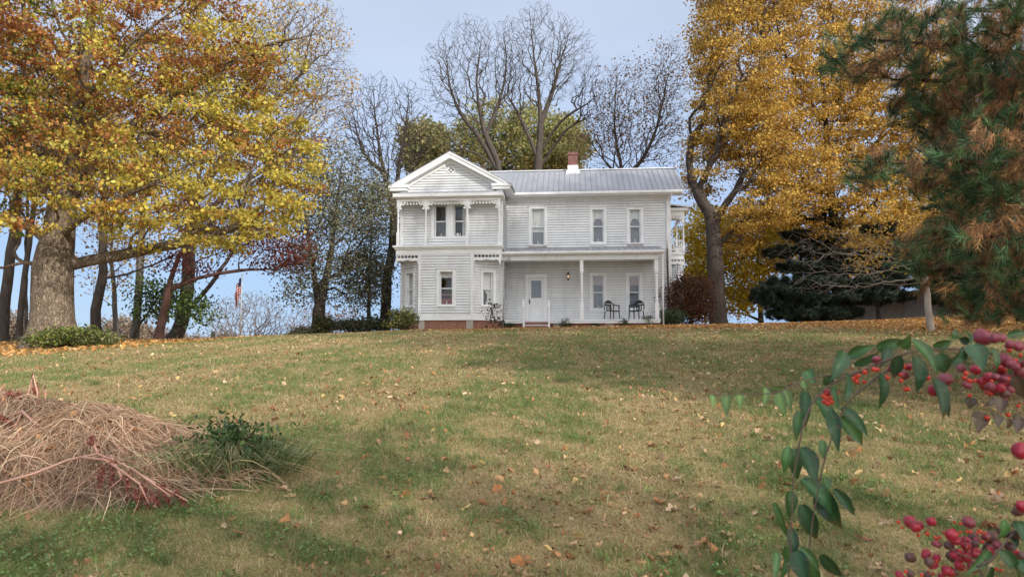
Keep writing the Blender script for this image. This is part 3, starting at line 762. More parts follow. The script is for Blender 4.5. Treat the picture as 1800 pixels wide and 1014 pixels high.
# main roof with standing seams
def main_roof():
    mb = MB(); y0, z0, y1, z1 = 2.14, 6.70, 5.1, 8.40
    for (ya, yb) in ((y0, y1), (8.06, y1)):
        p = [(2.4, ya, z0), (13.2, ya, z0), (13.2, yb, z1), (2.4, yb, z1)]; lo = [(a, b, c-.045) for a, b, c in p]
        mb.add(p+lo, [(0, 1, 2, 3), (7, 6, 5, 4), (0, 4, 5, 1), (1, 5, 6, 2), (3, 7, 4, 0)])
    x = 4.95
    while x < 13.2:
        jj = hr.uniform(-.02, .02)
        for d_ in (0,):
            mb.add([(x-.014+jj, y0-.02, z0), (x+.014+jj, y0-.02, z0), (x+.014+jj, y0-.02, z0+.028), (x-.014+jj, y0-.02, z0+.028),
                    (x-.014+jj, y1, z1), (x+.014+jj, y1, z1), (x+.014+jj, y1, z1+.028), (x-.014+jj, y1, z1+.028)],
                   [(0, 1, 2, 3), (3, 2, 6, 7), (0, 3, 7, 4), (1, 5, 6, 2)])
        x += .262
    return mb.build('roof', M['roof'], house)
roof = main_roof()
rc = MB(); rc.box(2.4, 13.22, 5.02, 5.18, 8.40, 8.45); rc.box(13.18, 13.26, 4.95, 5.25, 8.42, 8.52); rc.build('ridge_cap', M['flash'], roof)
ch = MB(); ch.box(7.73, 8.22, 4.86, 5.36, 8.2, 9.22); ch.box(7.70, 8.25, 4.83, 5.39, 9.16, 9.31)
chm = ch.build('chimney', M['chimbrick'], roof)
fl_ = MB(); fl_.box(7.70, 8.25, 4.80, 5.40, 8.2, 8.62); fl_.box(7.62, 8.33, 4.62, 4.80, 8.10, 8.30); fl_.build('flashing', M['flash'], chm)
ch2 = MB(); ch2.box(2.86, 3.36, 5.4, 5.9, 7.4, 8.86); ch2.box(2.83, 3.39, 5.37, 5.93, 8.78, 8.83); ch2.build('chimney', surf('sooty_brick', (.13, .085, .065), .9, c2=(.08, .055, .045), scale=9), gable_roof)
ef = MB(); ef.box(4.95, 12.98, 2.12, 2.18, 6.46, 6.65); ef.box(4.95, 12.98, 2.18, 2.6, 6.46, 6.50)
for yy in (2.14, 8.02):
    pass
ef.add([(13.0, 2.12, 6.46), (13.14, 2.12, 6.46), (13.14, 5.1, 8.17), (13.0, 5.1, 8.17), (13.0, 2.12, 6.655), (13.14, 2.12, 6.655), (13.14, 5.1, 8.35), (13.0, 5.1, 8.35)],
       [(0, 1, 5, 4), (1, 2, 6, 5), (0, 4, 7, 3), (0, 3, 2, 1)])
ef.box(12.6, 13.14, 2.2, 2.62, 6.462, 6.66)
ef.build('eave_trim', M['trim'], house)
gt = MB(); gt.prism([(2.02, 6.60), (2.03, 6.52), (2.11, 6.50), (2.115, 6.60)], 4.96, 13.1, T=lambda a, b, c: (b, a, c)); gt.build('gutter', M['trim'], house)
# entrance porch
pf = MB(); pf.box(4.72, 11.86, .76, 2.6, .445, .50); porch = pf.build('porch_floor', M['trim'], house)
sk = MB(); sk.box(4.74, 7.95, .79, .83, .33, .444); sk.box(7.965, 11.84, .79, .83, .33, .444); sk.box(11.80, 11.84, .83, 2.55, .33, .444); sk.build('skirt_board', M['trim'], porch)
pb = MB(); pb.box(4.72, 11.80, .72, .86, 3.20, 3.42); pb.box(11.66, 11.80, .86, 2.6, 3.20, 3.42)
pb.box(4.72, 11.8, .86, 2.6, 3.33, 3.36); pb.build('porch_beam', M['paint'], house)
rf = MB(); pp = [(4.70, .55, 3.60), (12.05, .55, 3.60), (12.05, 2.62, 4.03), (4.70, 2.62, 4.03)]
rf.add(pp+[(a, b, c-.04) for a, b, c in pp], [(0, 1, 2, 3), (7, 6, 5, 4), (0, 4, 5, 1), (1, 5, 6, 2)])
for k in range(25):
    x = 4.85+k*.29; rf.add([(x-.02, .54, 3.603), (x+.02, .54, 3.603), (x+.02, 2.6, 4.03), (x-.02, 2.6, 4.03), (x, .535, 3.632), (x, 2.6, 4.06)], [(0, 4, 5, 3), (4, 1, 2, 5), (0, 1, 4)])
prf = rf.build('porch_roof', M['roof'], house)
pg = MB(); pg.prism([(.50, 3.585), (.50, 3.50), (.56, 3.44), (.70, 3.42), (.72, 3.585)], 4.74, 12.04, T=lambda a, b, c: (b, a, c)); pg.build('gutter', M['trim'], prf)
turned_post(8.35, .85, .501, 3.2, .165, 'porch_post'); turned_post(11.70, .85, .501, 3.2, .175, 'porch_post')
# front door
dr = MB(); x0, x1, z0, z1 = door
FW.box(dr, x0-wx+.03, x1-wx-.03, -.09, -.05, z0+.005, 1.62); FW.box(dr, x0-wx+.03, x0-wx+.15, -.09, -.05, 1.62, z1-.04); FW.box(dr, x1-wx-.15, x1-wx-.03, -.09, -.05, 1.62, z1-.04)
FW.box(dr, x0-wx+.15, x1-wx-.15, -.088, -.052, 2.46, z1-.04); FW.box(dr, x0-wx+.16, x1-wx-.16, -.05, -.042, 1.36, 1.56)
for a, b in ((.70, 1.0), (1.04, 1.32)): FW.box(dr, x0-wx+.16, x1-wx-.16, -.05, -.043, a, b)
dro = dr.build('door', M['trim'], house, bevel=.004)
gl = MB(); FW.box(gl, x0-wx+.149, x1-wx-.149, -.078, -.070, 1.62, 2.462); gl.build('pane', M['window_sheet'], dro)
gl = MB(); gl.add([FW(x0-wx+.15, -.062, 1.62), FW(x1-wx-.15, -.062, 1.62), FW(x1-wx-.15, -.062, 2.46), FW(x0-wx+.15, -.062, 2.46)], [(0, 1, 2, 3)]); gl.build('storm_glass', M['glass'], dro)
hd = MB(); FW.prism(hd, [(x0-wx+.065, 1.30), (x0-wx+.095, 1.36), (x0-wx+.10, 1.45), (x0-wx+.085, 1.56), (x0-wx+.055, 1.56), (x0-wx+.04, 1.45), (x0-wx+.045, 1.36)], -.05, -.015); hd.build('handle', M['black'], dro)
lk = MB(); lk.ball(FW(x0-wx+.07, -.045, 1.80), .028); lk.build('lock', M['pipe'], dro)
dc = MB(); FW.box(dc, x0-wx-.12, x0-wx+.03, -.10, .05, z0, z1+.12); FW.box(dc, x1-wx-.03, x1-wx+.12, -.10, .05, z0, z1+.12); FW.box(dc, x0-wx+.03, x1-wx-.03, -.10, .048, z1-.04, z1+.12)
FW.box(dc, x0-wx+.03, x1-wx-.03, -.6, -.55, z0, z1); dc.build('door_casing', M['trim'], dro)
# porch lantern
L0 = FW(7.72-wx, .13, 2.62); lt = MB()
lt.lathe([(.012, L0[2]-.20), (.03, L0[2]-.17), (.022, L0[2]-.14), (.06, L0[2]-.10)], L0[0], L0[1], 8)
lt.lathe([(.085, L0[2]+.10), (.05, L0[2]+.15), (.03, L0[2]+.17), (.012, L0[2]+.24)], L0[0], L0[1], 8)
for k in range(6):
    a = k*PI/3; lt.tube([(L0[0]+.058*math.cos(a), L0[1]+.058*math.sin(a), L0[2]-.10), (L0[0]+.08*math.cos(a), L0[1]+.08*math.sin(a), L0[2]+.10)], .006, 4)
lt.tube([FW(7.72-wx, .02, 2.57), FW(7.72-wx, .09, 2.47), (L0[0], L0[1], L0[2]-.15)], .012, 5)
lto = lt.build('wall_lantern', M['black'], house)
m, t, b = nodes('lamp_glow'); b.inputs['Base Color'].default_value = (.8, .6, .45, 1); b.inputs['Emission Color'].default_value = (1, .66, .42, 1); b.inputs['Emission Strength'].default_value = .35
lg_ = MB(); lg_.lathe([(.03, L0[2]-.07), (.045, L0[2]-.02), (.045, L0[2]+.04), (.02, L0[2]+.07)], L0[0], L0[1], 8); lg_.build('bulb', m, lto, smooth=True)
# porch steps and their turned newels
st = MB(); st.box(5.80, 6.84, .30, .76, .22, .40); st.box(5.80, 6.84, .0, .30, .04, .22); st.box(5.80, 6.84, .02, .76, -.3, .019)
sto = st.build('porch_steps', M['wood'], house)
sn = MB(); sn.box(5.79, 6.85, .27, .299, .375, .403); sn.box(5.79, 6.85, -.03, -.001, .195, .223); sn.build('step_nosing', M['trim'], sto)
for x in (5.76, 6.88): turned_post(x, .12, -.15, 1.33, .09, 'newel_post', sto)
# downspouts
def pipe(pts, mat, r=.038, nm='downspout'):
    mb = MB(); mb.tube(pts, r, 8)
    for p in pts[2:-1:1]: mb.tube([(p[0], p[1], p[2]-.02), (p[0], p[1], p[2]+.02)], r*1.25, 8)
    return mb.build(nm, M[mat], house, smooth=True)
pipe([(12.62, 2.1, 6.5), (12.60, 2.2, 6.42), (12.42, 2.5, 6.12), (12.41, 2.52, 4.5), (12.41, 2.52, 3.9)], 'trim')
pipe([(12.41, 2.52, 3.9), (12.41, 2.52, 3.2), (12.43, 2.52, 1.5), (12.43, 2.52, .3)], 'rustpipe', .045)
pipe([(5.06, .62, 3.5), (5.06, .62, 3.28), (4.98, .64, 3.2), (4.80, .68, 3.18), (4.79, .68, 3.08), (4.79, .68, 1.8), (4.79, .68, .05)], 'pipe')
pipe([(11.98, .62, 3.46), (11.97, .66, 3.3), (11.96, .7, 2.0), (11.96, .7, .1)], 'trim')
# side balcony over a small bay at the far end
bpn = MB(); FBb = Face((12.55, 3.2), (13.3, 3.2))
bpn.box(12.60, 13.32, 3.2, 5.8, 3.72, 3.85); bpn.box(12.58, 13.28, 3.24, 5.7, 3.52, 3.719)
bal = bpn.build('balcony', M['trim'], house)
mb = MB(); pp = [(12.58, 3.0, 6.16), (13.62, 3.0, 6.02), (13.62, 6.0, 6.02), (12.58, 6.0, 6.16)]
mb.add(pp+[(a, b, c-.06) for a, b, c in pp], [(0, 1, 2, 3), (7, 6, 5, 4), (0, 4, 5, 1), (1, 5, 6, 2)]); mb.build('balcony_roof', M['flash'], bal)
mb = MB(); mb.box(12.60, 13.50, 3.06, 5.9, 5.84, 5.97); mb.box(12.60, 13.34, 3.17, 3.23, 5.6, 5.839); mb.box(13.26, 13.34, 3.23, 5.7, 5.6, 5.839)
scallops(mb, FBb, .08, .66, 5.599, -.02, .01, .13, .15); bracket(mb, FBb, .665, 5.598, -1, -.025, .015, .26); bracket(mb, FBb, .06, 5.598, 1, -.025, .015, .2)
mb.build('balcony_frieze', M['trim'], bal)
for x, y in ((13.27, 3.2), (13.27, 5.6)): turned_post(x, y, 3.851, 5.6, .1, 'balcony_post', bal)
mb = MB(); mb.box(12.6, 13.22, 3.18, 3.23, 4.36, 4.42); mb.box(12.6, 13.22, 3.18, 3.23, 3.93, 3.98)
for k in range(5): mb.box(12.66+k*.125, 12.70+k*.125, 3.19, 3.22, 3.98, 4.36)
mb.box(13.25, 13.29, 3.26, 5.55, 4.36, 4.42); mb.box(13.25, 13.29, 3.26, 5.55, 3.93, 3.98)
for k in range(16): mb.box(13.255, 13.285, 3.36+k*.14, 3.39+k*.14, 3.98, 4.36)
mb.build('balustrade', M['trim'], bal)
fretboard(FBb, .06, .75, 3.52, parent=bal)
for f in (Face((12.55, 3.5), (12.95, 3.25)), Face((12.95, 3.25), (13.25, 3.6)), Face((13.25, 3.6), (13.25, 5.6))):
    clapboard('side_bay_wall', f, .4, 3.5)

# chairs on the porch
def resin_chair(x, y, rz, label):
    r = empty('porch_chair', house_world(x, y, .502), HA+rz, label=label, cat='chair', group='black resin chairs on the porch')
    s = MB(); s.prism([(-.235, -.25), (.235, -.25), (.21, .22), (-.21, .22)], .405, .43, T=lambda a, b, c: (a, c, b)); s.prism([(-.235, -.262), (.235, -.262), (.235, -.249), (-.235, -.249)], .365, .43, T=lambda a, b, c: (a, c, b))
    s.build('seat', M['resin'], r)
    for sx, sy in ((-1, -1), (1, -1), (-1, 1), (1, 1)):
        l = MB(); tx, ty = .225*sx, (-.23 if sy < 0 else .20)
        top = .66 if sy < 0 else .42
        l.tube([(tx*1.16, ty*1.2, 0), (tx*1.06, ty*1.08, .25), (tx*1.08, ty, top-.02)], [.021, .026, .03], 6); l.build('leg', M['resin'], r)
    bk_ = MB(); arc = []
    for k in range(13):
        a = -.15*PI+k/12*1.3*PI
        arc.append((-.265*math.cos(a), .23+.05*max(0, math.sin(a)), .60+.30*math.sin(a)))
    bk_.tube(arc, .026, 6)
    for sx in (-1, 1):
        bk_.tube([(.115*sx, .215, .42), (.14*sx, .25, .62), (.13*sx, .275, .80)], .018, 5)
        bk_.tube([(.13*sx, .275, .80), (.05*sx, .285, .84), (.0, .285, .86)], .02, 5)
    for k in range(-2, 3): bk_.tube([(.045*k, .215, .42), (.05*k, .25, .62), (.045*k, .275, .80)], .008, 4)
    for k in range(6): bk_.tube([(-.135, .22+.011*k, .47+.062*k), (.135, .22+.011*k, .47+.062*k)], .008, 4)
    bk_.prism([(-.13, .79), (.13, .79), (.15, .84), (.0, .885), (-.15, .84)], .265, .29)
    bk_.build('backrest', M['resin'], r)
    for sx in (-1, 1):
        a_ = MB(); a_.tube([(.245*sx, -.25, .655), (.275*sx, -.12, .67), (.28*sx, .08, .68), (.265*sx, .22, .74)], [.03, .032, .03, .026], 6); a_.build('armrest', M['resin'], r)
    return r
resin_chair(9.72, 1.55, math.radians(32), 'black resin armchair turned toward the porch window, beside the middle porch post')
resin_chair(10.85, 1.55, math.radians(-32), 'black resin armchair with solid dark back, nearer the end porch post')

# ------------------------------------------------------------------ trees
GOLD = (.55, .36, .07); AMBER = (.45, .26, .055); YEL = (.52, .41, .075); LEM = (.45, .42, .10); RED = (.31, .115, .05); ORG = (.42, .215, .06)
GRN = (.11, .17, .025); OLV = (.20, .20, .05); DKG = (.045, .07, .03); BRN = (.20, .11, .05); CRIM = (.16, .022, .02)
def maple_col(rng, C, cn):
    # left maple: russet aloft, yellow on the outer low branches, green near the left
    c0 = at(150, 200, 22); x = (C[:, 0]-c0[0])/6; z = (C[:, 2]-c0[2])/4.5
    w = np.stack([np.clip(.05-1.7*x+.6*cn-.5*np.abs(z+.1), 0, 2), .40+.9*x-.75*z+.6*cn, .32+.4*cn+.4*x-.3*z, .42+1.2*z-.35*x-.8*cn, .75-.4*x+.3*z-.5*cn], 1)
    return mixcol(rng, [GRN, YEL, LEM, RED, ORG], np.clip(w, 0, 3)**1.2)
big = tree('maple_tree', 'massive old maple with thick pale trunk and yellow, russet and green leaves', [
    pl(22, (92, 606), (92, 560), (93, 500), (98, 440), (112, 360), (128, 240), (150, 110), (170, -60), (180, -220)),
    pl(22, (85, 440), (58, 402, -.3), (0, 380, -.8), (-120, 330, -1.2), (-260, 260, -1.5)),
    pl(22, (88, 470), (40, 462, .3), (-20, 470, .6), (-170, 440, 1)),
    pl(22, (104, 470), (160, 458, .2), (250, 440, .4), (330, 425, .2), (430, 395, 0), (520, 350, -.3)),
    pl(22, (100, 425), (150, 380, -1), (250, 330, -2), (360, 280, -2.6), (450, 260, -3)),
    pl(22, (122, 320), (200, 250, 1), (320, 160, 1.5), (440, 90, 1.6), (560, 60, 1)),
    pl(22, (125, 280), (60, 200, 0), (-40, 130, -.6)),
    pl(22, (135, 200), (220, 90, -2), (330, 0, -2.5)),
    pl(22, (108, 400), (80, 340, -2.5), (40, 290, -4.2))],
    [ell(150, 120, 22, 330, 240, 4.6), ell(-80, 190, 22, 250, 230, 4.5), ell(400, 300, 22, 165, 130, 3.6), ell(345, 390, 21.5, 170, 58, 2.8), ell(120, 330, 20, 190, 90, 2.2),
     ell(400, 60, 22, 150, 150, 3.5), ell(470, 330, 22, 80, 80, 2.5), ell(530, 130, 22.5, 100, 165, 2, 4), ell(460, 200, 22.5, 110, 160, 2, 1.5), ell(100, -200, 22, 300, 160, 4.5)],
    r0=.60, rt=.006, ntar=6200, nleaf=128000, lsize=.102, colfn=maple_col, bk='bark_maple', step=.42, bf=.3, zmin=2.6, seed=11,
    sig=(.20, .20, .09), gap=.22, gapscale=1.5, lay=2.3, ljit=.5, flare=.75, flare_h=1.3,
    leafells=[ell(140, 110, 22, 330, 250, 5), ell(-80, 190, 22, 270, 250, 5), ell(400, 300, 22, 165, 140, 4), ell(340, 390, 21.5, 195, 75, 3.2), ell(120, 330, 20, 210, 105, 3), ell(370, 60, 22, 90, 120, 3.5, .8), ell(470, 330, 22, 90, 90, 3, .75), ell(480, 170, 22.5, 80, 120, 3, .12), ell(100, -200, 22, 300, 160, 4.5)])
def sparse(cols):
    return lambda rng, C, cn: mixcol(rng, cols, np.stack([1+.6*cn*(-1)**k for k in range(len(cols))], 1))
GR = 'trees in the row behind the old maple'
row = [
 ('thick dark trunk at the far end of the row, behind the old maple', 36, [(5, 600), (12, 500), (25, 400), (40, 250), (45, 60)], [], .26, 'bark_dark', [ell(40, 200, 36, 110, 150, 2.5)]),
 ('slim dark trunk just beside the old maple\'s outer root', 35, [(33, 600), (42, 490), (58, 380), (70, 200)], [], .15, 'bark_dark', [ell(70, 230, 35, 70, 110, 2)]),
 ('very thin straight trunk close against the old maple', 37, [(50, 592), (45, 470), (50, 340), (55, 220)], [], .09, 'bark_dark', [ell(55, 240, 37, 50, 90, 1.5)]),
 ('straight thin black trunk on the house side of the old maple', 36, [(128, 570), (127, 470), (133, 330), (140, 200)], [], .12, 'bark_dark', [ell(140, 230, 36, 70, 120, 2)]),
 ('dark knobbly trunk forking low with a long sideways limb', 34, [(173, 592), (168, 545), (180, 490), (181, 420), (186, 250)], [[(181, 500), (205, 486), (250, 472), (330, 440)]], .24, 'bark_dark', [ell(200, 250, 34, 90, 130, 2.5), ell(320, 420, 34, 60, 30, 1.5)]),
 ('pale slender bare trunk behind the knobbly forking one', 40, [(206, 600), (201, 520), (196, 440), (200, 300)], [[(200, 545), (180, 525), (150, 515)]], .15, 'bark_grey', [ell(200, 400, 40, 75, 120, 2.5)]),
 ('upright mid-grey trunk with shrubby green growth at its foot', 36, [(236, 600), (244, 510), (250, 410), (262, 250)], [], .20, 'bark_grey', [ell(270, 260, 36, 90, 130, 2.5)]),
]
for k, (lb, Yd, tr_, limbs, r0, bk_, es) in enumerate(row):
    tree('roadside_tree', lb, [pl(Yd, *tr_)]+[pl(Yd, *l) for l in limbs], es, r0, .010, 260, 2600, .15, sparse([ORG, BRN, GOLD]), bk_, .6, .35, zmin=3.0, seed=30+k, group=GR, gap=0)
tree('red_maple', 'leaning reddish trunk with crimson leaves reaching toward the flagpole', [pl(33, (276, 604), (292, 530), (312, 455), (350, 385), (410, 330)),
     pl(33, (298, 512), (345, 490), (420, 476), (490, 474), (530, 480)), pl(33, (325, 425), (400, 400), (470, 415), (540, 440))],
     [ell(480, 435, 33, 75, 50, 1.8), ell(400, 400, 33, 80, 50, 2), ell(330, 460, 33, 60, 30, 1.5)], .20, .009, 620, 4800, .12, sparse([(.11, .025, .022), (.085, .025, .022), (.15, .05, .03)]), 'bark_red', .45, .3, zmin=2.4, seed=41, gap=-.3, sig=(.4, .4, .12), group=None)
tree('leaning_tree', 'grey twin-stemmed tree leaning uphill, nearest the flagpole in the row', [pl(36, (296, 606), (318, 568), (330, 500), (333, 420), (345, 330), (370, 240), (400, 160)), pl(36, (342, 340), (400, 270), (460, 200), (520, 140), (570, 90)), pl(36, (336, 400), (400, 340), (480, 290), (540, 260)),
     pl(36, (318, 604), (326, 560), (335, 530)), pl(36, (328, 548), (370, 500), (415, 430), (440, 360))],
     [ell(350, 230, 36, 110, 150, 3), ell(430, 350, 36, 80, 80, 2.5), ell(530, 130, 36, 105, 165, 2.6, 5), ell(520, 290, 36, 60, 60, 2, 2)], .36, .009, 3400, 5200, .13, sparse([GOLD, (.40, .26, .12), (.44, .33, .12)]), 'bark_mid', .5, .26, zmin=3.2, seed=42, gap=-.2, curl=.5, sig=(.25, .25, .12))
tree('green_shrub_tree', 'small green leafy sapling between the leaning trunks', [pl(34.5, (226, 602), (245, 570), (275, 530), (300, 490))], [ell(275, 520, 34.5, 50, 40, 1.2), ell(345, 545, 34.5, 28, 25, 1)], .07, .009, 130, 2600, .14, sparse([DKG, GRN]), 'bark_dark', .4, .3, seed=43, leafmat='greenleaf', cat='tree')

# round bare trees on the slope beyond the crest
def bare(name, label, Y_, u, vb, h_px, w_px, r0, ntar, seed, bk_='twig', nleaf=0, col=None, group=None, ls=.2, stems=5, mid=.55):
    base = at(u, vb, Y_); p0 = [base, at(u, vb-h_px*.12, Y_)]
    c = ell(u, vb-h_px*mid, Y_, w_px/2, h_px*.47, w_px/2*Y_/FPX*.8)
    z0 = float(ground(base[0], base[1])); base[2] = z0
    return tree(name, label, [p0], [c], r0, .022*Y_/60, ntar, nleaf, ls, col, bk_, .011*Y_, .18, seed=seed, group=group, shell=4, curl=.6, flare=.2, gap=-.2, sig=(.8, .8, .5))
bare('round_bare_tree', 'round bushy bare tree beyond the crest behind the flagpole', 78, 437, 640, 128, 150, .34, 2600, 51)
bare('pinkish_bare_tree', 'small pinkish bare tree beyond the crest, between flagpole and willow trunk', 84, 545, 650, 118, 95, .25, 1500, 52, nleaf=900, col=sparse([(.30, .15, .10), BRN]))
bare('pinkish_bare_tree', 'low pinkish bare tree seen between the willow trunk and the house shrubs', 90, 612, 640, 100, 84, .25, 1300, 53, nleaf=700, col=sparse([(.28, .15, .11), BRN]))
far = None
frng = random.Random(3)
FARL = ['hazy brown wood tree far below the crest, seen under the old maple']
for k, (u, Y_) in enumerate([(-60, 95), (15, 105), (70, 112), (120, 98), (165, 108), (215, 102), (262, 115), (300, 106), (-130, 100), (345, 125), (395, 118)]):
    if far is None:
        far = bare('distant_tree', FARL[0], Y_, u, 650, 115, 90, .3, 420, 60, nleaf=5200, col=sparse([(.24, .165, .125), (.20, .155, .115), (.28, .21, .17), (.22, .19, .13)]), ls=.42, group='brown wood trees beyond the crest')
        far0 = far.location.copy(); continue
    c = far.copy(); COL.objects.link(c)
    for chd in far.children: d = chd.copy(); COL.objects.link(d); d.parent = c
    p = at(u, 600, Y_); s = frng.uniform(.96, 1.06)*(.86 if u > 280 else 1.06 if u < 60 else .93)
    c.location = (p[0], p[1], float(ground(p[0], p[1]))-.3); c.rotation_euler = (0, 0, frng.uniform(0, 6.3)); c.scale = (s, s, s*frng.uniform(.9, 1.0))

# trees left of the house
tree('willow_tree', 'multi-stemmed tree with small dark grey-green leaves, ivy at its foot, left of the house', [
     pl(37, (557, 592), (560, 545), (552, 480), (540, 400), (532, 300)), pl(37, (561, 545), (573, 490), (585, 420), (594, 340), (604, 250)),
     pl(37, (563, 545), (585, 522), (620, 515), (650, 525), (672, 540)), pl(37, (556, 500), (535, 480), (515, 470))],
     [ell(610, 440, 37, 70, 120, 2.5), ell(570, 330, 37.5, 70, 95, 2.5), ell(532, 475, 37, 45, 60, 2), ell(650, 400, 37.5, 45, 120, 2)],
     .34, .010, 800, 17000, .12, sparse([(.14, .15, .10), (.08, .095, .06), (.17, .165, .11), (.20, .18, .10)]), 'bark_dark', .5, .3, zmin=3, seed=71, leafmat='greenleaf', gap=-.15, gapscale=1.8)
tree('bare_tree', 'tall bare twin-trunk tree right behind the house\'s bay corner', [
     pl(41, (676, 585), (680, 500), (690, 430), (690, 360), (672, 290), (660, 210), (655, 150)), pl(41, (684, 500), (697, 420), (712, 350), (725, 280)), pl(41, (690, 370), (700, 300), (712, 230), (720, 160)), pl(41, (675, 310), (640, 270), (620, 200))],
     [ell(665, 230, 41, 70, 110, 2.5), ell(715, 230, 41, 50, 95, 2.5), ell(625, 230, 41, 45, 70, 2)], .30, .015, 2400, 0, bk='bark_dark', step=.45, bf=.28, zmin=6, seed=72, curl=.5)
tree('understory_tree', 'small greyish-green tree filling the gap under the bare twin-trunk tree', [pl(40, (650, 585), (648, 520), (652, 420), (655, 330))], [ell(655, 350, 40, 45, 75, 1.8), ell(640, 470, 40, 40, 70, 1.8)], .12, .010, 240, 5200, .14,
     sparse([(.16, .17, .10), (.22, .19, .10), (.09, .11, .06)]), 'bark_grey', .5, .3, seed=73, leafmat='greenleaf', gap=-.1)
# behind the house
tree('olive_tree', 'broad olive-green crown with yellow tinges rising over the gable', [pl(58, (880, 590), (878, 400), (872, 320), (868, 250))], [ell(868, 240, 58, 70, 66, 3), ell(935, 240, 59, 75, 62, 3), ell(828, 262, 58, 42, 55, 2.5), ell(990, 255, 59, 45, 50, 2.5), ell(905, 280, 58, 110, 30, 3)], .4, .02, 1200, 17000, .22,
     sparse([(.31, .30, .12), (.24, .26, .10), (.42, .36, .15)]), 'bark_mid', .8, .3, zmin=6, seed=74, leafmat='leaf', gap=.05, gapscale=1.8, lay=1.5, ljit=.5)
tree('olive_tree', 'small pale olive crown peeking out at the gable\'s outer slope', [pl(56, (752, 590), (750, 400), (748, 280))], [ell(745, 265, 56, 42, 55, 2.2)], .25, .02, 260, 8500, .25, sparse([(.30, .28, .12), (.35, .30, .14), (.21, .22, .10)]), 'bark_grey', .8, .3, zmin=5, seed=75, gap=-.6)
tree('olive_tree', 'dull brown-green crown over the chimney end of the ridge', [pl(62, (985, 590), (985, 400), (985, 290))], [ell(990, 250, 62, 44, 55, 2.4), ell(970, 285, 62, 60, 30, 2.2)], .25, .02, 260, 7500, .26, sparse([(.20, .18, .06), (.26, .20, .08), (.13, .15, .05)]), 'bark_grey', .8, .3, zmin=5, seed=76, gap=-.5)
tree('bare_tree', 'great bare tree fanning above the gable, leaning away from the chimney', [
     pl(47, (905, 590), (890, 400), (878, 300), (850, 225), (838, 150), (845, 80)), pl(47, (882, 310), (848, 250), (810, 200), (790, 150), (785, 100)), pl(47, (884, 330), (860, 285), (815, 262), (790, 268)),
     pl(47, (852, 230), (815, 190), (775, 175), (755, 165)), pl(47, (862, 240), (880, 170), (890, 110), (885, 60))],
     [ell(830, 120, 47, 70, 95, 4), ell(775, 140, 47, 40, 70, 3), ell(890, 110, 47, 42, 85, 3), ell(800, 230, 47, 45, 50, 2)], .36, .013, 2600, 0, bk='bark_mid', step=.5, bf=.3, zmin=8, seed=77, curl=.5)
tree('bare_tree', 'tallest bare tree standing straight behind the ridge near the chimney', [
     pl(48, (940, 590), (945, 420), (946, 300), (950, 220), (945, 150), (935, 70), (930, 15)), pl(48, (950, 225), (970, 165), (985, 110), (1000, 60)), pl(48, (948, 270), (985, 215), (1020, 190), (1055, 165)), pl(48, (946, 290), (925, 230), (905, 190), (880, 150)),
     pl(48, (945, 300), (1000, 225), (1050, 205), (1080, 210))],
     [ell(950, 100, 48, 75, 95, 4), ell(1005, 110, 48, 52, 80, 3), ell(1035, 170, 48, 35, 50, 3), ell(905, 160, 48, 30, 60, 3)], .40, .013, 2800, 0, bk='bark_mid', step=.5, bf=.3, zmin=8, seed=78, curl=.5)
tree('oak_tree', 'thin-leaved tree keeping a few dull purple-brown leaves beyond the roof end', [
     pl(50, (1105, 590), (1100, 400), (1092, 300), (1080, 220), (1085, 130)), pl(50, (1100, 330), (1140, 260), (1165, 180), (1180, 100)), pl(50, (1095, 330), (1060, 280), (1030, 240))],
     [ell(1110, 200, 50, 85, 100, 4), ell(1175, 150, 50, 45, 90, 3), ell(1060, 240, 50, 50, 60, 3), ell(1180, 250, 49, 30, 60, 2)], .28, .013, 3000, 3600, .15, sparse([(.26, .18, .14), (.30, .19, .12), (.20, .15, .12)]), 'bark_mid', .6, .36, zmin=7, seed=79, gap=-.1)
# right of the house
def gold_col(rng, C, cn):
    u = .5+.5*np.tanh(cn)
    return mixcol(rng, [GOLD, AMBER, (.60, .43, .12), (.40, .27, .08)], np.stack([.8+.3*cn, .6-.4*cn, .35+.3*cn, .3+0*cn], 1))
tree('golden_maple', 'tall golden tree on a stout forked dark trunk beside the side balcony', [
     pl(40, (1264, 572), (1258, 500), (1256, 440), (1250, 385), (1226, 340), (1212, 290), (1216, 240)), pl(40, (1256, 400), (1275, 360), (1293, 335), (1310, 300)), pl(40, (1228, 345), (1205, 320), (1185, 290)), pl(40, (1260, 410), (1245, 390), (1215, 365))],
     [ell(1295, 130, 40, 78, 150, 4), ell(1262, 215, 40, 55, 70, 3), ell(1340, 260, 40, 75, 90, 3.5), ell(1255, 60, 40, 40, 110, 3), ell(1235, 300, 41, 40, 70, 2.5), ell(1345, 365, 39, 70, 50, 2.5), ell(1300, 420, 41, 45, 45, 2), ell(1330, -60, 40, 110, 120, 4)],
     .47, .010, 2600, 66000, .13, gold_col, 'bark_dark', .55, .33, zmin=5, seed=80, sig=(.30, .30, .11), gap=-.2, gapscale=1.9, lay=2.2, ljit=.5, flare=.35)
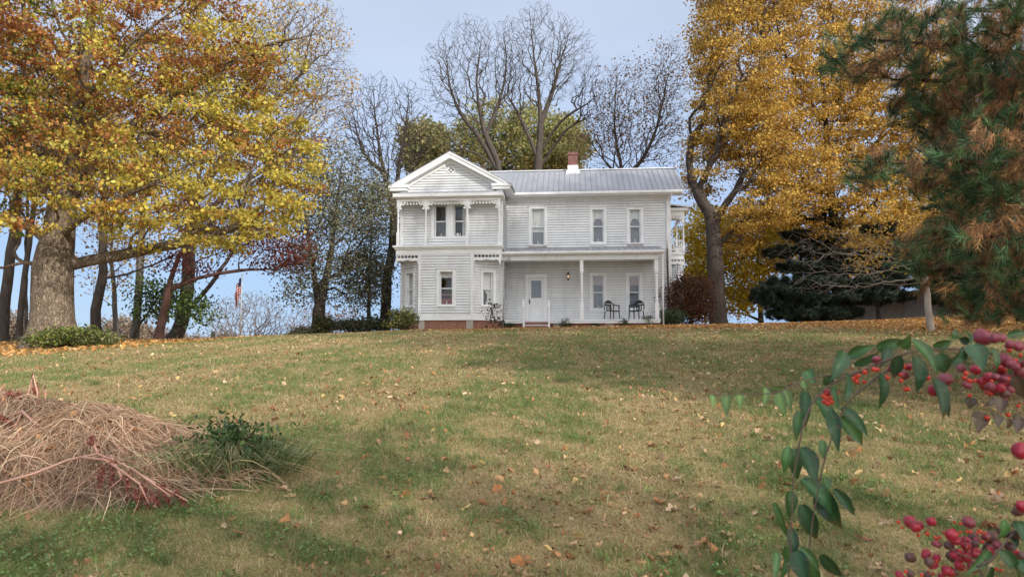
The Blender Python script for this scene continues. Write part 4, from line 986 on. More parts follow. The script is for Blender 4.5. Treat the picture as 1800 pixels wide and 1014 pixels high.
tree('golden_maple', 'broad amber tree filling the sky between the forked trunk and the pine', [
     pl(43, (1475, 570), (1470, 450), (1460, 330), (1450, 200), (1440, 60)), pl(43, (1465, 380), (1400, 300), (1340, 240)), pl(43, (1460, 330), (1530, 260), (1600, 200)), pl(43, (1452, 220), (1390, 120), (1360, 20))],
     [ell(1420, 180, 43, 130, 190, 4.5), ell(1560, 170, 43, 130, 190, 4.5), ell(1430, 335, 41, 130, 80, 4), ell(1530, 370, 41, 100, 65, 3), ell(1620, 330, 41, 70, 70, 3), ell(1690, 220, 43, 110, 180, 4), ell(1450, -50, 43, 180, 120, 4)],
     .36, .010, 3800, 135000, .135, gold_col, 'bark_dark', .6, .33, zmin=5.5, seed=81, sig=(.30, .30, .11), gap=-.3, gapscale=1.9, lay=2.2, ljit=.5)
tree('yellow_tree', 'young bright yellow tree glowing behind the forked trunk', [pl(50, (1338, 572), (1335, 500), (1330, 430), (1325, 360))], [ell(1318, 440, 50, 62, 85, 2.8), ell(1235, 440, 52, 50, 90, 2.5), ell(1360, 420, 50, 50, 50, 2.5), ell(1305, 520, 50, 45, 45, 2.2), ell(1225, 520, 51, 35, 45, 2)], .2, .012, 700, 26000, .19,
     sparse([(.62, .42, .03), (.50, .36, .03), (.40, .33, .04)]), 'bark_grey', .6, .3, zmin=1.8, seed=82, gap=-.45)
tree('yellow_tree', 'second yellow tree low behind the dark evergreens by the fence', [pl(56, (1660, 560), (1655, 500), (1650, 400))], [ell(1660, 400, 56, 120, 90, 4), ell(1560, 420, 56, 80, 70, 3), ell(1470, 440, 56, 70, 65, 3)], .25, .014, 520, 21000, .22,
     sparse([(.55, .36, .03), GOLD, (.36, .26, .04)]), 'bark_grey', .7, .3, zmin=4, seed=83, gap=-.6)
# dark evergreens by the fence
def needle_mesh(rng, C, Dn, L, spread, n_each, width, colA, droop=0):
    """a spray of needles at every point C along Dn"""
    m = len(C); k = n_each; n = m*k
    base = np.repeat(C, k, 0); d = np.repeat(Dn, k, 0)+rng.normal(size=(n, 3))*spread; d[:, 2] -= droop
    d /= np.linalg.norm(d, axis=1)[:, None]+1e-9; l = L*rng.uniform(.7, 1.15, (n, 1))
    base = base-np.repeat(Dn, k, 0)*rng.uniform(0, L*1.3, (n, 1))
    sd = np.cross(d, rng.normal(size=(n, 3))); sd /= np.linalg.norm(sd, axis=1)[:, None]+1e-9
    V = np.stack([base-sd*width, base+sd*width, base+d*l], 1).reshape(-1, 3)
    F = np.arange(n*3).reshape(n, 3)
    c = np.repeat(np.repeat(colA, k, 0)*np.exp(rng.normal(size=(n, 1))*.2), 3, 0)
    return V, F, c
def conifer(name, label, polys, ells, r0, rt, ntar, step, seed, L, width, n_each, greens, bk='bark_dark', brown=None, zmin=None, bf=.25, nb=0, group=None, spread=.5, ntuft=0, jt=.35):
    rng = np.random.default_rng(seed); root = np.array(polys[0][0]); gz = float(ground(root[0], root[1]))
    polys = [[np.array([root[0], root[1], gz-.2])]+list(polys[0][1:])]+list(polys[1:])
    T = sample(rng, ells, ntar, 3.2)
    P, par, D, hand = skeleton(rng, polys, T, step, bf, zmin, .3, .06)
    r, cnt = radii(P, par, r0, rt, .4, .6, hand); org = np.array([root[0], root[1], gz])
    e = empty(name, org, label=label, cat='tree', group=group)
    V, F = wood(P, par, D, r, cnt); mesh_np('trunk', V-org, F, M[bk], e, smooth=True)
    kids = np.bincount(par[1:], minlength=len(P)); tips = np.where(kids == 0)[0]; small = np.where((r < rt*2.4) & (np.arange(len(r)) >= hand))[0]
    tips = np.concatenate([tips, rng.choice(small, max(0, ntuft-len(tips)))])
    Dn = D[tips]+rng.normal(size=(len(tips), 3))*.35; Dn[:, 2] += .25; Dn /= np.linalg.norm(Dn, axis=1)[:, None]
    gc = mixcol(rng, greens, np.ones((len(tips), len(greens))))
    PT = P[tips]+rng.normal(size=(len(tips), 3))*L*jt
    Vs, Fs, Cs = needle_mesh(rng, PT, Dn, L, spread, n_each, width, gc)
    p2 = par[tips[:len(tips)//2]]; Dm = D[p2].copy(); Dm[:, 2] += .15
    V2, F2, C2 = needle_mesh(rng, P[p2], Dm, L, spread*1.2, n_each//2, width, gc[:len(p2)]*.9)
    mesh_np('crown', np.concatenate([Vs, V2])-org, np.concatenate([Fs, F2+len(Vs)]), M['needle'], e, col=np.concatenate([Cs, C2]))
    if brown is not None:
        inner = np.unique(np.concatenate([par[par[tips]], par[par[par[tips]]]])); inner = inner[inner > hand//2]
        inner = rng.choice(inner, nb)
        Db = D[inner]*.5; Db[:, 2] -= .6; Db /= np.linalg.norm(Db, axis=1)[:, None]
        bc = mixcol(rng, brown, np.ones((len(inner), len(brown))))
        V3, F3, C3 = needle_mesh(rng, P[inner]+rng.normal(size=(len(inner), 3))*.04, Db, L*.95, spread*.9, n_each*3//4, width*.9, bc)
        mesh_np('dead_needles', V3-org, F3, M['needle'], e, col=C3)
    return e
DG = [(.030, .052, .038), (.045, .068, .045), (.022, .04, .03)]
def tiers(u, v0, v1, Y_, w0, w1, n, d):
    out = []
    for k in range(n):
        t = k/(n-1); w = w0+(w1-w0)*t**.8; s = math.sin(k*2.4)*.25
        out.append(ell(u+w*s, v0+(v1-v0)*t, Y_, w, 10, d*(.5+.5*t)))
    return out
conifer('evergreen_tree', 'dark round evergreen beyond the redbud, closest to the house', [pl(43, (1412, 574), (1410, 500), (1405, 400))], tiers(1402, 385, 552, 43, 28, 78, 7, 2.2)+[ell(1365, 520, 42.5, 45, 25, 1.6)], .16, .012, 800, .45, 91, .30, .016, 26, DG, zmin=2.0, ntuft=4200, jt=.2)
conifer('evergreen_tree', 'tall dark evergreen in the middle of the dark clump', [pl(43, (1452, 574), (1452, 480), (1440, 375))], tiers(1455, 370, 550, 43.5, 25, 75, 8, 2.2), .16, .012, 850, .45, 92, .30, .016, 26, DG, zmin=2.0, ntuft=4200, jt=.2)
conifer('evergreen_tree', 'low dark evergreen in front of the grey fence', [pl(42, (1545, 566), (1542, 510), (1540, 430))], tiers(1545, 400, 520, 42, 30, 70, 6, 2), .12, .012, 650, .45, 93, .30, .016, 26, DG, zmin=2.4, ntuft=3600, jt=.2)
conifer('evergreen_tree', 'sombre evergreen behind the pine at the fence end', [pl(40, (1730, 560), (1730, 480), (1730, 330))], [ell(1720, 470, 40, 110, 80, 2.6), ell(1740, 380, 40, 90, 70, 2.4)], .2, .012, 900, .5, 94, .34, .017, 26, DG+[(.06, .045, .02)], zmin=2.4, ntuft=6500)
# bare-branched redbud on the lawn
tree('redbud_tree', 'slender pale-trunked young tree with bare sideways twigs and a few yellow leaves', [pl(20, (1637, 586), (1632, 540), (1627, 490), (1618, 430), (1610, 390))],
     [ell(1450, 445, 20, 110, 55, 1.4), ell(1540, 450, 20, 100, 75, 1.4), ell(1620, 420, 20, 60, 60, 1.2), ell(1450, 500, 20, 80, 25, 1)], .10, .0030, 900, 520, .10, sparse([GOLD, (.50, .33, .08), (.34, .17, .05)]), 'bark_silver', .2, .32, zmin=1.3, seed=95, curl=.3, gap=.3, sig=(.12, .12, .12), flare=.25, flare_h=.3, jit=.07,
     leafells=[ell(1580, 470, 20, 75, 80, 2)])
# the pine whose boughs hang in from outside
G2 = [(.05, .115, .052), (.08, .155, .062), (.035, .085, .045), (.125, .20, .075)]
B2 = [(.30, .15, .065), (.21, .105, .048), (.38, .21, .09)]
def boughs(*ls): return [[np.array(p) for p in l] for l in ls]
ptrunk = [np.array([8.6, 9.2, -.4]), np.array([8.65, 9.25, 4.0]), np.array([8.6, 9.3, 9.0]), np.array([8.6, 9.3, 15])]
pb_ = []
for (u, v, Y_, zt) in [(1450, 62, 7.2, 3.2), (1500, 285, 7.0, 1.9), (1580, 425, 7.0, 1.2), (1570, 140, 8.2, 2.9), (1600, 330, 8.0, 1.8), (1620, 480, 8.2, 1.0), (1700, 560, 7.6, .5), (1650, 20, 8.6, 3.9), (1540, 30, 9.4, 3.8), (1690, 250, 6.2, 2.2), (1690, 420, 6.4, 1.2)]:
    tip = at(u, v, Y_); st_ = np.array([8.6, 9.25, zt+.2]); pb_.append([st_, st_*.5+tip*.5+np.array([0, 0, .12]), tip])
conifer('pine_tree', 'long-needled pine with green tufts and rusty dead needles leaning in at the edge', [ptrunk]+pb_,
    [ell(1540, 85, 7.6, 95, 42, .9), ell(1560, 300, 7.2, 72, 26, .7), ell(1640, 440, 7.4, 62, 40, .8), ell(1710, 110, 7.6, 120, 120, 1.4), ell(1725, 280, 7.2, 100, 85, 1.3), ell(1735, 440, 7.3, 95, 95, 1.3), ell(1640, 190, 8, 60, 30, .8), ell(1600, 30, 8.4, 80, 35, .8),
     ell(1770, 530, 7.5, 75, 46, 1.1), ell(1745, 200, 8.6, 95, 150, 1.2), ell(1760, 400, 8.6, 90, 130, 1.2), (np.array([8.4, 9.3, 3.0]), np.array([3.0, 3.0, 3.2]), .12), (np.array([8.5, 9.3, 10]), np.array([2.8, 2.8, 4]), .06)],
    .24, .005, 3300, .14, 96, .135, .0029, 46, G2, 'bark_red', B2, zmin=.2, nb=11000, spread=.48, ntuft=4000, jt=.12)
def big_shade(name, label, x, y, h, rx, seed, n=9000, ls=.32, top=None):  # unseen trees added along the sun direction to darken house and lawn
    z = float(ground(x, y)); c = np.array([x, y, z+h*.62])
    tree(name, label, [[np.array([x, y, z]), np.array([x, y, z+h*.3]), np.array([x+.3, y, z+h*.7])]], [(c, np.array([rx, rx, h*.36]))], .35, .02, 260, n, ls, gold_col, 'bark_grey', .9, .3, zmin=z+2.5, seed=seed, gap=-.5, sig=(.7, .7, .4))
big_shade('unseen_shade_tree', 'unseen golden maple beyond the pine, added to cast shadow on the house', 15, 12.6, 23, 5.4, 101, 16000, .30)
big_shade('unseen_shade_tree', 'unseen tall amber tree toward the fence, added to cast shadow on the wing', 19.5, 17.5, 21, 6.0, 105, 16000, .30)
big_shade('unseen_shade_tree', 'unseen far amber tree, added to cast shadow on the forked trunk', 31, 19, 19, 5.5, 106)
big_shade('unseen_shade_tree', 'unseen tall golden tree, added to cast shadow on the lawn', 14, 2.5, 15, 4.2, 102, 5000)
big_shade('unseen_shade_tree', 'unseen thinly leaved amber tree, added to dapple the near lawn', 6.5, -7.0, 10, 4.4, 103, 2600)
big_shade('unseen_shade_tree', 'unseen high golden tree, added to cast more shadow', 25, 8, 22, 5.5, 104)

# ------------------------------------------------------------------ shrubs
def shrub(name, label, u, Y_, w, h, n, cols, seed, ls=.08, bk='bark_dark', mat='greenleaf', r0=.03, group=None, cat='shrub', gap=-.5, ntar=120, depth=None, v=585):
    b = at(u, v, Y_); b[2] = float(ground(b[0], b[1]))
    c = (b+np.array([0, 0, h*.52]), np.array([w/2, depth or w/2, h*.5]))
    return tree(name, label, [[b, b+np.array([0, 0, h*.15])]], [c], r0, .004, ntar, n, ls, sparse(cols), bk, max(.08, h*.12), .2, seed=seed, leafmat=mat, gap=gap, gapscale=max(.5, w*.5), group=group, cat=cat,
                sig=(.09*w+.03, .09*w+.03, .07*h+.02), curl=.5, shell=2.5, flare=.1)
shrub('shrub', 'low green and yellow bush hugging the foot of the old maple', 112, 20.6, 1.8, .62, 3400, [GRN, DKG, (.22, .21, .05), (.15, .15, .05)], 201, .075)
shrub('shrub', 'thin green weeds trailing beside the old maple bush', 172, 21, 1.2, .45, 1500, [GRN, (.17, .18, .07)], 202, .07)
shrub('shrub', 'leafy green bush with yellow leaves at the outer bay corner', 706, 31.8, 1.4, .92, 2400, [DKG, (.09, .12, .04), (.30, .24, .06), (.13, .16, .06)], 203, .09)
shrub('shrub', 'dark tangled brush between the twin-trunk tree and the house', 640, 37, 3.0, .85, 3600, [DKG, (.06, .06, .035), (.10, .09, .05)], 204, .10)
shrub('shrub', 'ivy-dark mound at the foot of the willow trunk', 572, 36.6, 1.0, .95, 2200, [DKG, (.07, .08, .03), (.16, .14, .05)], 205, .09)
shrub('shrub', 'small pale tuft in front of the willow trunk', 530, 36.5, 1.3, .5, 1200, [(.12, .12, .06), (.16, .14, .08)], 206, .08)
shrub('red_maple_shrub', 'dark red weeping maple shrub against the house end', 1213, 34.4, 2.2, 2.25, 9000, [(.09, .032, .024), (.12, .045, .028), (.06, .04, .025), (.15, .075, .035)], 207, .085, mat='leaf', r0=.06, ntar=240, depth=1.1)
shrub('shrub', 'dark green shrub at the corner post beside the red maple shrub', 1182, 33.4, 1.2, .8, 2400, [DKG, (.06, .09, .04)], 208, .075)
GP = 'small plants along the porch foot'
for k, (u, lb, w, h) in enumerate([(897, 'small dark plant at the porch foot beside the grey downspout', .55, .3), (994, 'upright spiky plant at the porch foot beyond the steps', .5, .42), (1046, 'tiny plant at the porch foot between the stone blocks', .3, .2),
                                   (1096, 'rounded plant at the porch foot below the first chair', .42, .35), (1140, 'tallest porch-foot plant, in front of the end post', .62, .5)]):
    shrub('foundation_plant', lb, u, 33.5-.35*(u-897)/250, w, h, 420, [DKG, (.05, .065, .035), (.11, .12, .07)], 210+k, .055, r0=.012, group=GP, cat='plant', ntar=40, gap=-1)
shrub('dry_plant', 'dry leggy stems with dark curled leaves beside the bay window', 866, 32.5, .95, 1.3, 150, [(.05, .045, .035), (.10, .075, .05)], 220, .11, r0=.014, cat='plant', ntar=34, gap=-.2)

# ------------------------------------------------------------------ fence, flagpole, post
fpts = [at(1418, 565, 47), at(1500, 565, 46), at(1588, 560, 44.5), at(1700, 557, 43), at(1830, 555, 41.5), at(1960, 555, 40)]
org = fpts[2].copy(); org[2] = float(ground(org[0], org[1])); fe = empty('wooden_fence', org, label='grey weathered board fence behind the evergreens', cat='fence')
fr = random.Random(8)
for k in range(len(fpts)-1):
    a, b = fpts[k], fpts[k+1]; L = math.hypot(*(b-a)[:2]); n = int(L/.145); mb = MB(); d = (b-a)[:2]/L; nn = np.array([-d[1], d[0]])
    for i in range(n):
        s0, s1 = i*L/n+.001, (i+1)*L/n-.001; z = float(ground(*(a[:2]+d*(s0+s1)/2)))
        hh = 1.78+.10*math.cos((i/n-.5)*PI)+fr.uniform(-.02, .02)
        T = lambda s, o, zz: (a[0]+d[0]*s+nn[0]*o-org[0], a[1]+d[1]*s+nn[1]*o-org[1], zz-org[2])
        oo = fr.uniform(-.006, .006); mb.box(s0, s1, -.012+oo, .012+oo, z-.05, z+hh, T=T)
    mb.build('board_panel', M['fencewood'], fe)
for p in fpts:
    z = float(ground(p[0], p[1])); mb = MB(); mb.box(p[0]-.06-org[0], p[0]+.06-org[0], p[1]+.03-org[1], p[1]+.15-org[1], z-.1-org[2], z+1.7-org[2]); mb.build('post', M['fencewood'], fe)
b = at(422, 600, 46); b[2] = float(ground(b[0], b[1])); top = at(424, 484, 46)[2]-b[2]
fp = empty('flagpole', b, label='slim white flagpole with a limp red and white striped flag', cat='flagpole')
mb = MB(); mb.tube([(0, 0, -.1), (0, 0, top*.5), (.0, 0, top)], [.05, .042, .03], 10); mb.build('pole', M['whitepole'], fp, smooth=True)
mb = MB(); mb.ball((0, 0, top+.05), .06); mb.build('finial', M['whitepole'], fp, smooth=True)
m, t, bb_ = nodes('flag_cloth')
co = t.nodes.new('ShaderNodeUVMap'); sp = t.nodes.new('ShaderNodeSeparateXYZ'); t.links.new(co.outputs[0], sp.inputs[0])
w_ = N(t, 'ShaderNodeMath', operation='MULTIPLY'); w_.inputs[1].default_value = 6.5; t.links.new(sp.outputs[1], w_.inputs[0])
f_ = N(t, 'ShaderNodeMath', operation='FRACT'); t.links.new(w_.outputs[0], f_.inputs[0])
g_ = N(t, 'ShaderNodeMath', operation='LESS_THAN'); g_.inputs[1].default_value = .5; t.links.new(f_.outputs[0], g_.inputs[0])
mi = N(t, 'ShaderNodeMixRGB'); mi.inputs[1].default_value = (.7, .68, .66, 1); mi.inputs[2].default_value = (.55, .02, .03, 1); t.links.new(g_.outputs[0], mi.inputs[0])
ca = N(t, 'ShaderNodeMath', operation='LESS_THAN'); ca.inputs[1].default_value = .4; t.links.new(sp.outputs[0], ca.inputs[0])
cb = N(t, 'ShaderNodeMath', operation='GREATER_THAN'); cb.inputs[1].default_value = .46; t.links.new(sp.outputs[1], cb.inputs[0])
cc = N(t, 'ShaderNodeMath', operation='MULTIPLY'); t.links.new(ca.outputs[0], cc.inputs[0]); t.links.new(cb.outputs[0], cc.inputs[1])
mj = N(t, 'ShaderNodeMixRGB'); mj.inputs[2].default_value = (.02, .03, .12, 1); t.links.new(cc.outputs[0], mj.inputs[0]); t.links.new(mi.outputs[0], mj.inputs[1]); t.links.new(mj.outputs[0], bb_.inputs['Base Color'])
bb_.inputs['Roughness'].default_value = .8
nu, nv = 18, 14; vs = []; uv = []
for j in range(nv+1):
    for i in range(nu+1):
        s, q_ = i/nu, j/nv                        # s away from the hoist, q up
        x = -.05-.42*s*(.6+.4*q_)+.09*math.sin(s*13+q_*2)*s; y_ = .20*math.sin(s*17+1.5*q_)*s**.5
        vs.append((x, y_, top-.08-.95*(1-q_)-.95*s*(1-.25*math.sin(s*5)))); uv.append((s, q_))
fs = [(j*(nu+1)+i, j*(nu+1)+i+1, (j+1)*(nu+1)+i+1, (j+1)*(nu+1)+i) for j in range(nv) for i in range(nu)]
mb = MB(); mb.add(vs, fs); fo = mb.build('flag', m, fp, smooth=True)
ul = fo.data.uv_layers.new(name='UVMap')
for lp in fo.data.loops: ul.data[lp.index].uv = uv[lp.vertex_index]
b = at(374, 600, 37); b[2] = float(ground(b[0], b[1])); hp = at(374, 583, 37)[2]-b[2]
mb = MB(); mb.tube([(0, 0, -.1), (.01, 0, hp*.5), (.0, .01, hp-.03), (0, 0, hp)], [.10, .10, .095, .07], 9); po = mb.build('stub_post', M['post']); po.location = b
tag(po, 'short weathered grey post standing at the crest near the flagpole', 'post')

# ------------------------------------------------------------------ grass, fallen leaves
rng = np.random.default_rng(77)
pn1 = pnoise(rng, 3.6); pn2 = pnoise(rng, .8); pn3 = pnoise(rng, .28)
def grass():
    n = 620000
    y = np.exp(rng.uniform(math.log(2.6), math.log(34), n)); x = rng.uniform(-1, 1, n)*(.80*y+.9)
    P = np.stack([x, y, ground(x, y)], 1); P0 = P.copy(); P0[:, 2] = 0
    dry = .75*pn1(P0)+.65*pn2(P0)+.40*pn3(P0)
    keep = rng.uniform(size=n) < np.clip(1.0-.9*carpet(x, y), .12, 1); P = P[keep]; dry = dry[keep]; n = len(P)
    w = .0021*(P[:, 1]/5)**.9; h = (.030+.02*rng.uniform(size=n))*(1+.35*np.clip(-dry, 0, 1))*(P[:, 1]/5)**.25
    isdry = rng.uniform(size=n) < np.clip(.63+.38*dry, .08, .97)
    lean = rng.normal(size=(n, 3))*np.where(isdry, 1.25, .65)[:, None]; lean[:, 2] = 1
    lean /= np.linalg.norm(lean, axis=1)[:, None]
    a = rng.uniform(0, 6.28, n); sd = np.stack([np.cos(a), np.sin(a), 0*a], 1)
    V = np.stack([P-sd*w[:, None], P+sd*w[:, None], P+lean*h[:, None]], 1)
    g_ = np.array([(.115, .185, .055), (.17, .23, .08), (.22, .24, .10)])[rng.integers(0, 3, n)]
    d_ = np.array([(.46, .35, .20), (.38, .28, .15), (.32, .26, .12), (.52, .42, .27)])[rng.integers(0, 4, n)]
    c = np.where(isdry[:, None], d_, g_)*np.exp(rng.normal(size=(n, 1))*.16)
    o = mesh_np('grass', V.reshape(-1, 3), np.arange(n*3).reshape(n, 3), M['blade'], col=np.repeat(c, 3, 0))
    tag(o, 'short mown grass, part green and part dry, covering the near lawn', 'grass', kind='stuff')
grass()
def tufts():
    m, k = 1500, 16
    y = np.exp(rng.uniform(math.log(3), math.log(15), m)); x = rng.uniform(-1, 1, m)*(.78*y+1); P0 = np.stack([x, y, 0*x], 1); kp = pn2(P0)+.6*pn1(P0) < .35; x, y = x[kp], y[kp]; m = len(x)
    P = np.repeat(np.stack([x, y, ground(x, y)], 1), k, 0)+rng.normal(size=(m*k, 3))*np.array([.022, .022, 0]); n = m*k
    d = rng.normal(size=(n, 3))*.55; d[:, 2] = 1; d /= np.linalg.norm(d, axis=1)[:, None]; L = np.repeat(rng.uniform(.05, .115, m), k)[:, None]*rng.uniform(.6, 1.1, (n, 1))
    a = rng.uniform(0, 6.28, n); sd = np.stack([np.cos(a), np.sin(a), 0*a], 1)*.0024; mid = P+d*L*.6; tip = P+d*L+np.stack([d[:, 0], d[:, 1], -.35+0*a], 1)*L*.5
    V = np.stack([P-sd, P+sd, mid+sd*.8, mid-sd*.8, tip], 1).reshape(-1, 3); i = np.arange(n)[:, None]*5
    c = mixcol(rng, [(.10, .17, .05), (.15, .22, .07), (.20, .24, .09), (.42, .34, .20)], np.ones((m, 4)))
    o = mesh_np('grass_tufts', V, [i+np.array([0, 1, 2, 3]), i+np.array([3, 2, 4])], M['blade'], col=np.repeat(c, 5*k, 0))
    tag(o, 'taller grass tufts standing out of the mown lawn', 'grass', kind='stuff')
tufts()
CL = [(.42, .26, .14), (.36, .19, .09), (.54, .39, .25), (.28, .14, .07), (.46, .33, .14)]
def litter(name, label, n, fy, size, cols, dens):
    x, y = fy(n); k = rng.uniform(size=n) < dens(x, y); x, y = x[k], y[k]
    C = np.stack([x, y, ground(x, y)+.015+.02*rng.uniform(size=len(x))], 1)
    V, F = crumple(rng, C, size)
    o = mesh_np(name, V, F, M['litter'], col=np.repeat(mixcol(rng, cols, np.ones((len(C), len(cols)))), 8, 0))
    tag(o, label, 'leaf litter', kind='stuff')
def fan(y0, y1):
    def f(n):
        y = np.sqrt(rng.uniform(y0**2, y1**2, n)); return rng.uniform(-1, 1, n)*(.78*y+1), y
    return f
litter('leaf_litter', 'scattered small tan leaves over the middle of the lawn', 32000, fan(4, 34), .068, CL, lambda x, y: .16+.5*sstep(-6, 8, x)+.25*sstep(18, 30, y)*sstep(-8, 0, x)+.2*(pn1(np.stack([x, y, 0*x], 1)) > .3))
litter('leaf_carpet', 'thick carpet of golden fallen leaves under the trees', 95000, fan(15, 44), .12, [(.52, .28, .10), (.45, .215, .07), (.60, .41, .20), (.36, .17, .065), (.54, .33, .11)], lambda x, y: carpet(x, y)**1.5*.8)
litter('leaf_crumbs', 'tiny brown leaf crumbs and dry bits among the near grass', 26000, lambda n: (lambda y: (rng.uniform(-1, 1, n)*(.78*y+1), y))(np.exp(rng.uniform(math.log(3), math.log(17), n))), .032, [(.26, .15, .08), (.20, .11, .06), (.34, .22, .12)], lambda x, y: np.clip(.35+.5*pn1(np.stack([x, y, 0*x], 1)), .05, 1))
def clover():
    n = 130000; y = np.exp(rng.uniform(math.log(3), math.log(16), n)); x = rng.uniform(-1, 1, n)*(.78*y+1); P0 = np.stack([x, y, 0*x], 1)
    k = (.75*pn1(P0)+.65*pn2(P0)+.4*pn3(P0)) < -.95; x, y = x[k], y[k]
    C = np.stack([x, y, ground(x, y)+rng.uniform(.015, .055, len(x))], 1); V, F = leaf_mesh(rng, C, .017, 1.8, .15, .5, jit=.5)
    o = mesh_np('clover', V, F, M['greenleaf'], col=np.repeat(mixcol(rng, [(.10, .18, .05), (.13, .21, .06), (.165, .235, .08)], np.ones((len(C), 3))), 4, 0))
    tag(o, 'bright green clover and low weeds growing in patches of the lawn', 'clover', kind='stuff')
clover()
def lobed(seed, cols, size):
    r_ = random.Random(seed); pts = []
    for k in range(20):
        a = k/20*2*PI; lob = .62+.38*abs(math.cos(2.5*a))**.7; lob *= r_.uniform(.85, 1.1)
        if abs(a-PI) < .25: lob *= .45
        pts.append((math.cos(a)*lob*size*.55, math.sin(a)*lob*size*.5))
    cx_, cy_ = r_.uniform(.15, .6), r_.uniform(.3, 1.0); tw = r_.uniform(-.3, .3)
    zf = lambda x, y: cx_*x*x*1.6+cy_*y*y*1.6+tw*x*y*4+.05+.05*math.sin(x*9+y*7)
    vs = [(0, 0, zf(0, 0))]+[(x*.5, y*.5, zf(x*.5, y*.5)) for x, y in pts]+[(x, y, zf(x, y)) for x, y in pts]
    fs = [(0, 1+k, 1+(k+1) % 20) for k in range(20)]; q_ = [(1+k, 21+k, 21+(k+1) % 20, 1+(k+1) % 20) for k in range(20)]
    c = np.array(cols)*np.exp(np.random.default_rng(seed).normal(size=(len(vs), 1))*.12)
    vs += [(-size*.28, .002, .012), (-size*.28, -.002, .012), (-size*.75, 0, .004)]; fs += [(41, 42, 43)]; c = np.vstack([c, np.tile(np.array(cols)*.8, (3, 1))])
    return mesh_np('fallen_leaf', np.array(vs), [np.array(fs), np.array(q_)], M['litter'], col=c, smooth=True)
KL = [('pale tan curled leaf lying on the grass', 'pale tan leaves fallen on the near lawn', [(.50, .34, .22), (.56, .40, .27), (.46, .31, .17)]),
      ('rusty orange-brown leaf lying on the grass', 'rusty leaves fallen on the near lawn', [(.42, .19, .08), (.36, .15, .06), (.46, .24, .12)]),
      ('dark brown crumpled leaf lying on the grass', 'dark brown leaves fallen on the near lawn', [(.24, .11, .06), (.28, .13, .08), (.20, .10, .05)])]
lr = random.Random(12); protos = []
for ki, (lb, gp_, cols) in enumerate(KL):
    for j, c in enumerate(cols): protos.append((lobed(ki*7+j, c, 1.0), ki, j))
used = set(); cnt_ = 0; lcount = 285
while cnt_ < lcount:
    y = math.exp(lr.uniform(math.log(3.5), math.log(13))); x = lr.uniform(-.72, .72)*y
    if lr.random() > .45+.55*sstep(-.3, .35, x/y): continue
    ki = lr.choices([0, 1, 2], [4, 4, 2])[0]; j = lr.randrange(3); pi_ = ki*3+j
    o = protos[pi_][0] if pi_ not in used else protos[pi_][0].copy()
    if pi_ in used: COL.objects.link(o)
    used.add(pi_); s = lr.choice([.055, .065, .075, .09, .11])*lr.uniform(.9, 1.1)
    o.location = (x, y, float(ground(x, y))+.004); o.rotation_euler = (lr.gauss(0, .5), lr.gauss(0, .5), lr.uniform(0, 6.28)); o.scale = (s, s*lr.uniform(.7, 1), s)
    tag(o, KL[ki][0], 'fallen leaf', KL[ki][1]); cnt_ += 1

# ------------------------------------------------------------------ the brush heap
HG = [(-3.85, 6.1, 1.0, .62, .34), (-2.95, 5.6, .75, .42, .22), (-4.9, 6.2, .8, .6, .38), (-3.4, 5.3, 1.2, .35, .10)]
def heap(x, y):
    z = 0
    for cx, cy, sx, sy, h in HG: z = z+h*np.exp(-((x-cx)/sx)**2-((y-cy)/sy)**2)
    return z*(1+.34*np.sin(x*4.1+2.2*np.sin(y*3.3))*np.sin(y*5.2+x*1.7)+.12*np.sin(x*11+y*7)*np.sin(y*13-x*4))
ho = np.array([-3.7, 5.8, float(ground(-3.7, 5.8))])
he = empty('brush_heap', ho, label='heap of dry tan mown grass and stems on the near lawn', cat='brush heap')
hx, hy = np.meshgrid(np.linspace(-6.6, -1.5, 70), np.linspace(4.4, 7.8, 50)); hh = heap(hx, hy)
hz = ground(hx, hy)+hh*.9-.03+.02*np.sin(hx*9+hy*5)*np.clip(hh*4, 0, 1)
ii = np.arange(70*50).reshape(50, 70); q = np.stack([ii[:-1, :-1], ii[:-1, 1:], ii[1:, 1:], ii[1:, :-1]], -1).reshape(-1, 4)
mesh_np('mound', np.stack([hx, hy, hz], -1).reshape(-1, 3)-ho, q, surf('thatch', (.25, .17, .105), .95, c2=(.11, .075, .048), scale=14, bump=.8, bscale=60), he, smooth=True)
def strands(n, src, L, w, cols, lift=.05, dirx=(.9, -.5), sprd=.7, hfun=None, sag=1.0, segs=5):
    x, y = src(n); n = len(x)
    d = np.stack([np.full(n, dirx[0]), np.full(n, dirx[1])], 1)+rng.normal(size=(n, 2))*sprd; d /= np.linalg.norm(d, axis=1)[:, None]
    l = L*rng.uniform(.5, 1.3, n); lf = lift*rng.uniform(.1, 1.6, n); bend = rng.normal(size=n)*.35
    t = np.linspace(0, 1, segs+1)
    px_ = np.stack([-d[:, 1], d[:, 0]], 1)
    XY = np.stack([x, y], 1)[:, None]+d[:, None]*(l[:, None]*t)[:, :, None]+px_[:, None]*(bend[:, None]*l[:, None]*t*t)[:, :, None]
    Zb = ground(XY[..., 0], XY[..., 1])+heap(XY[..., 0], XY[..., 1])*.9
    Zz = Zb+lf[:, None]*np.sin(t*PI*.9+.15)+.004
    C = np.concatenate([XY, Zz[..., None]], -1)
    T = np.gradient(C, axis=1); up = rng.normal(size=(n, 1, 3)); sd = np.cross(T, up); sd /= np.linalg.norm(sd, axis=2)[..., None]+1e-9
    ww = w*rng.uniform(.6, 1.4, n)[:, None, None]*(1-.6*t)[None, :, None]
    V = np.stack([C-sd*ww, C+sd*ww], 2).reshape(-1, 3); k = 2*(segs+1)
    i = np.arange(n)[:, None]*k; F = np.concatenate([i+np.array([2*s, 2*s+1, 2*s+3, 2*s+2]) for s in range(segs)])
    c = np.repeat(mixcol(rng, cols, np.ones((n, len(cols)))), k, 0)
    return V, F, c
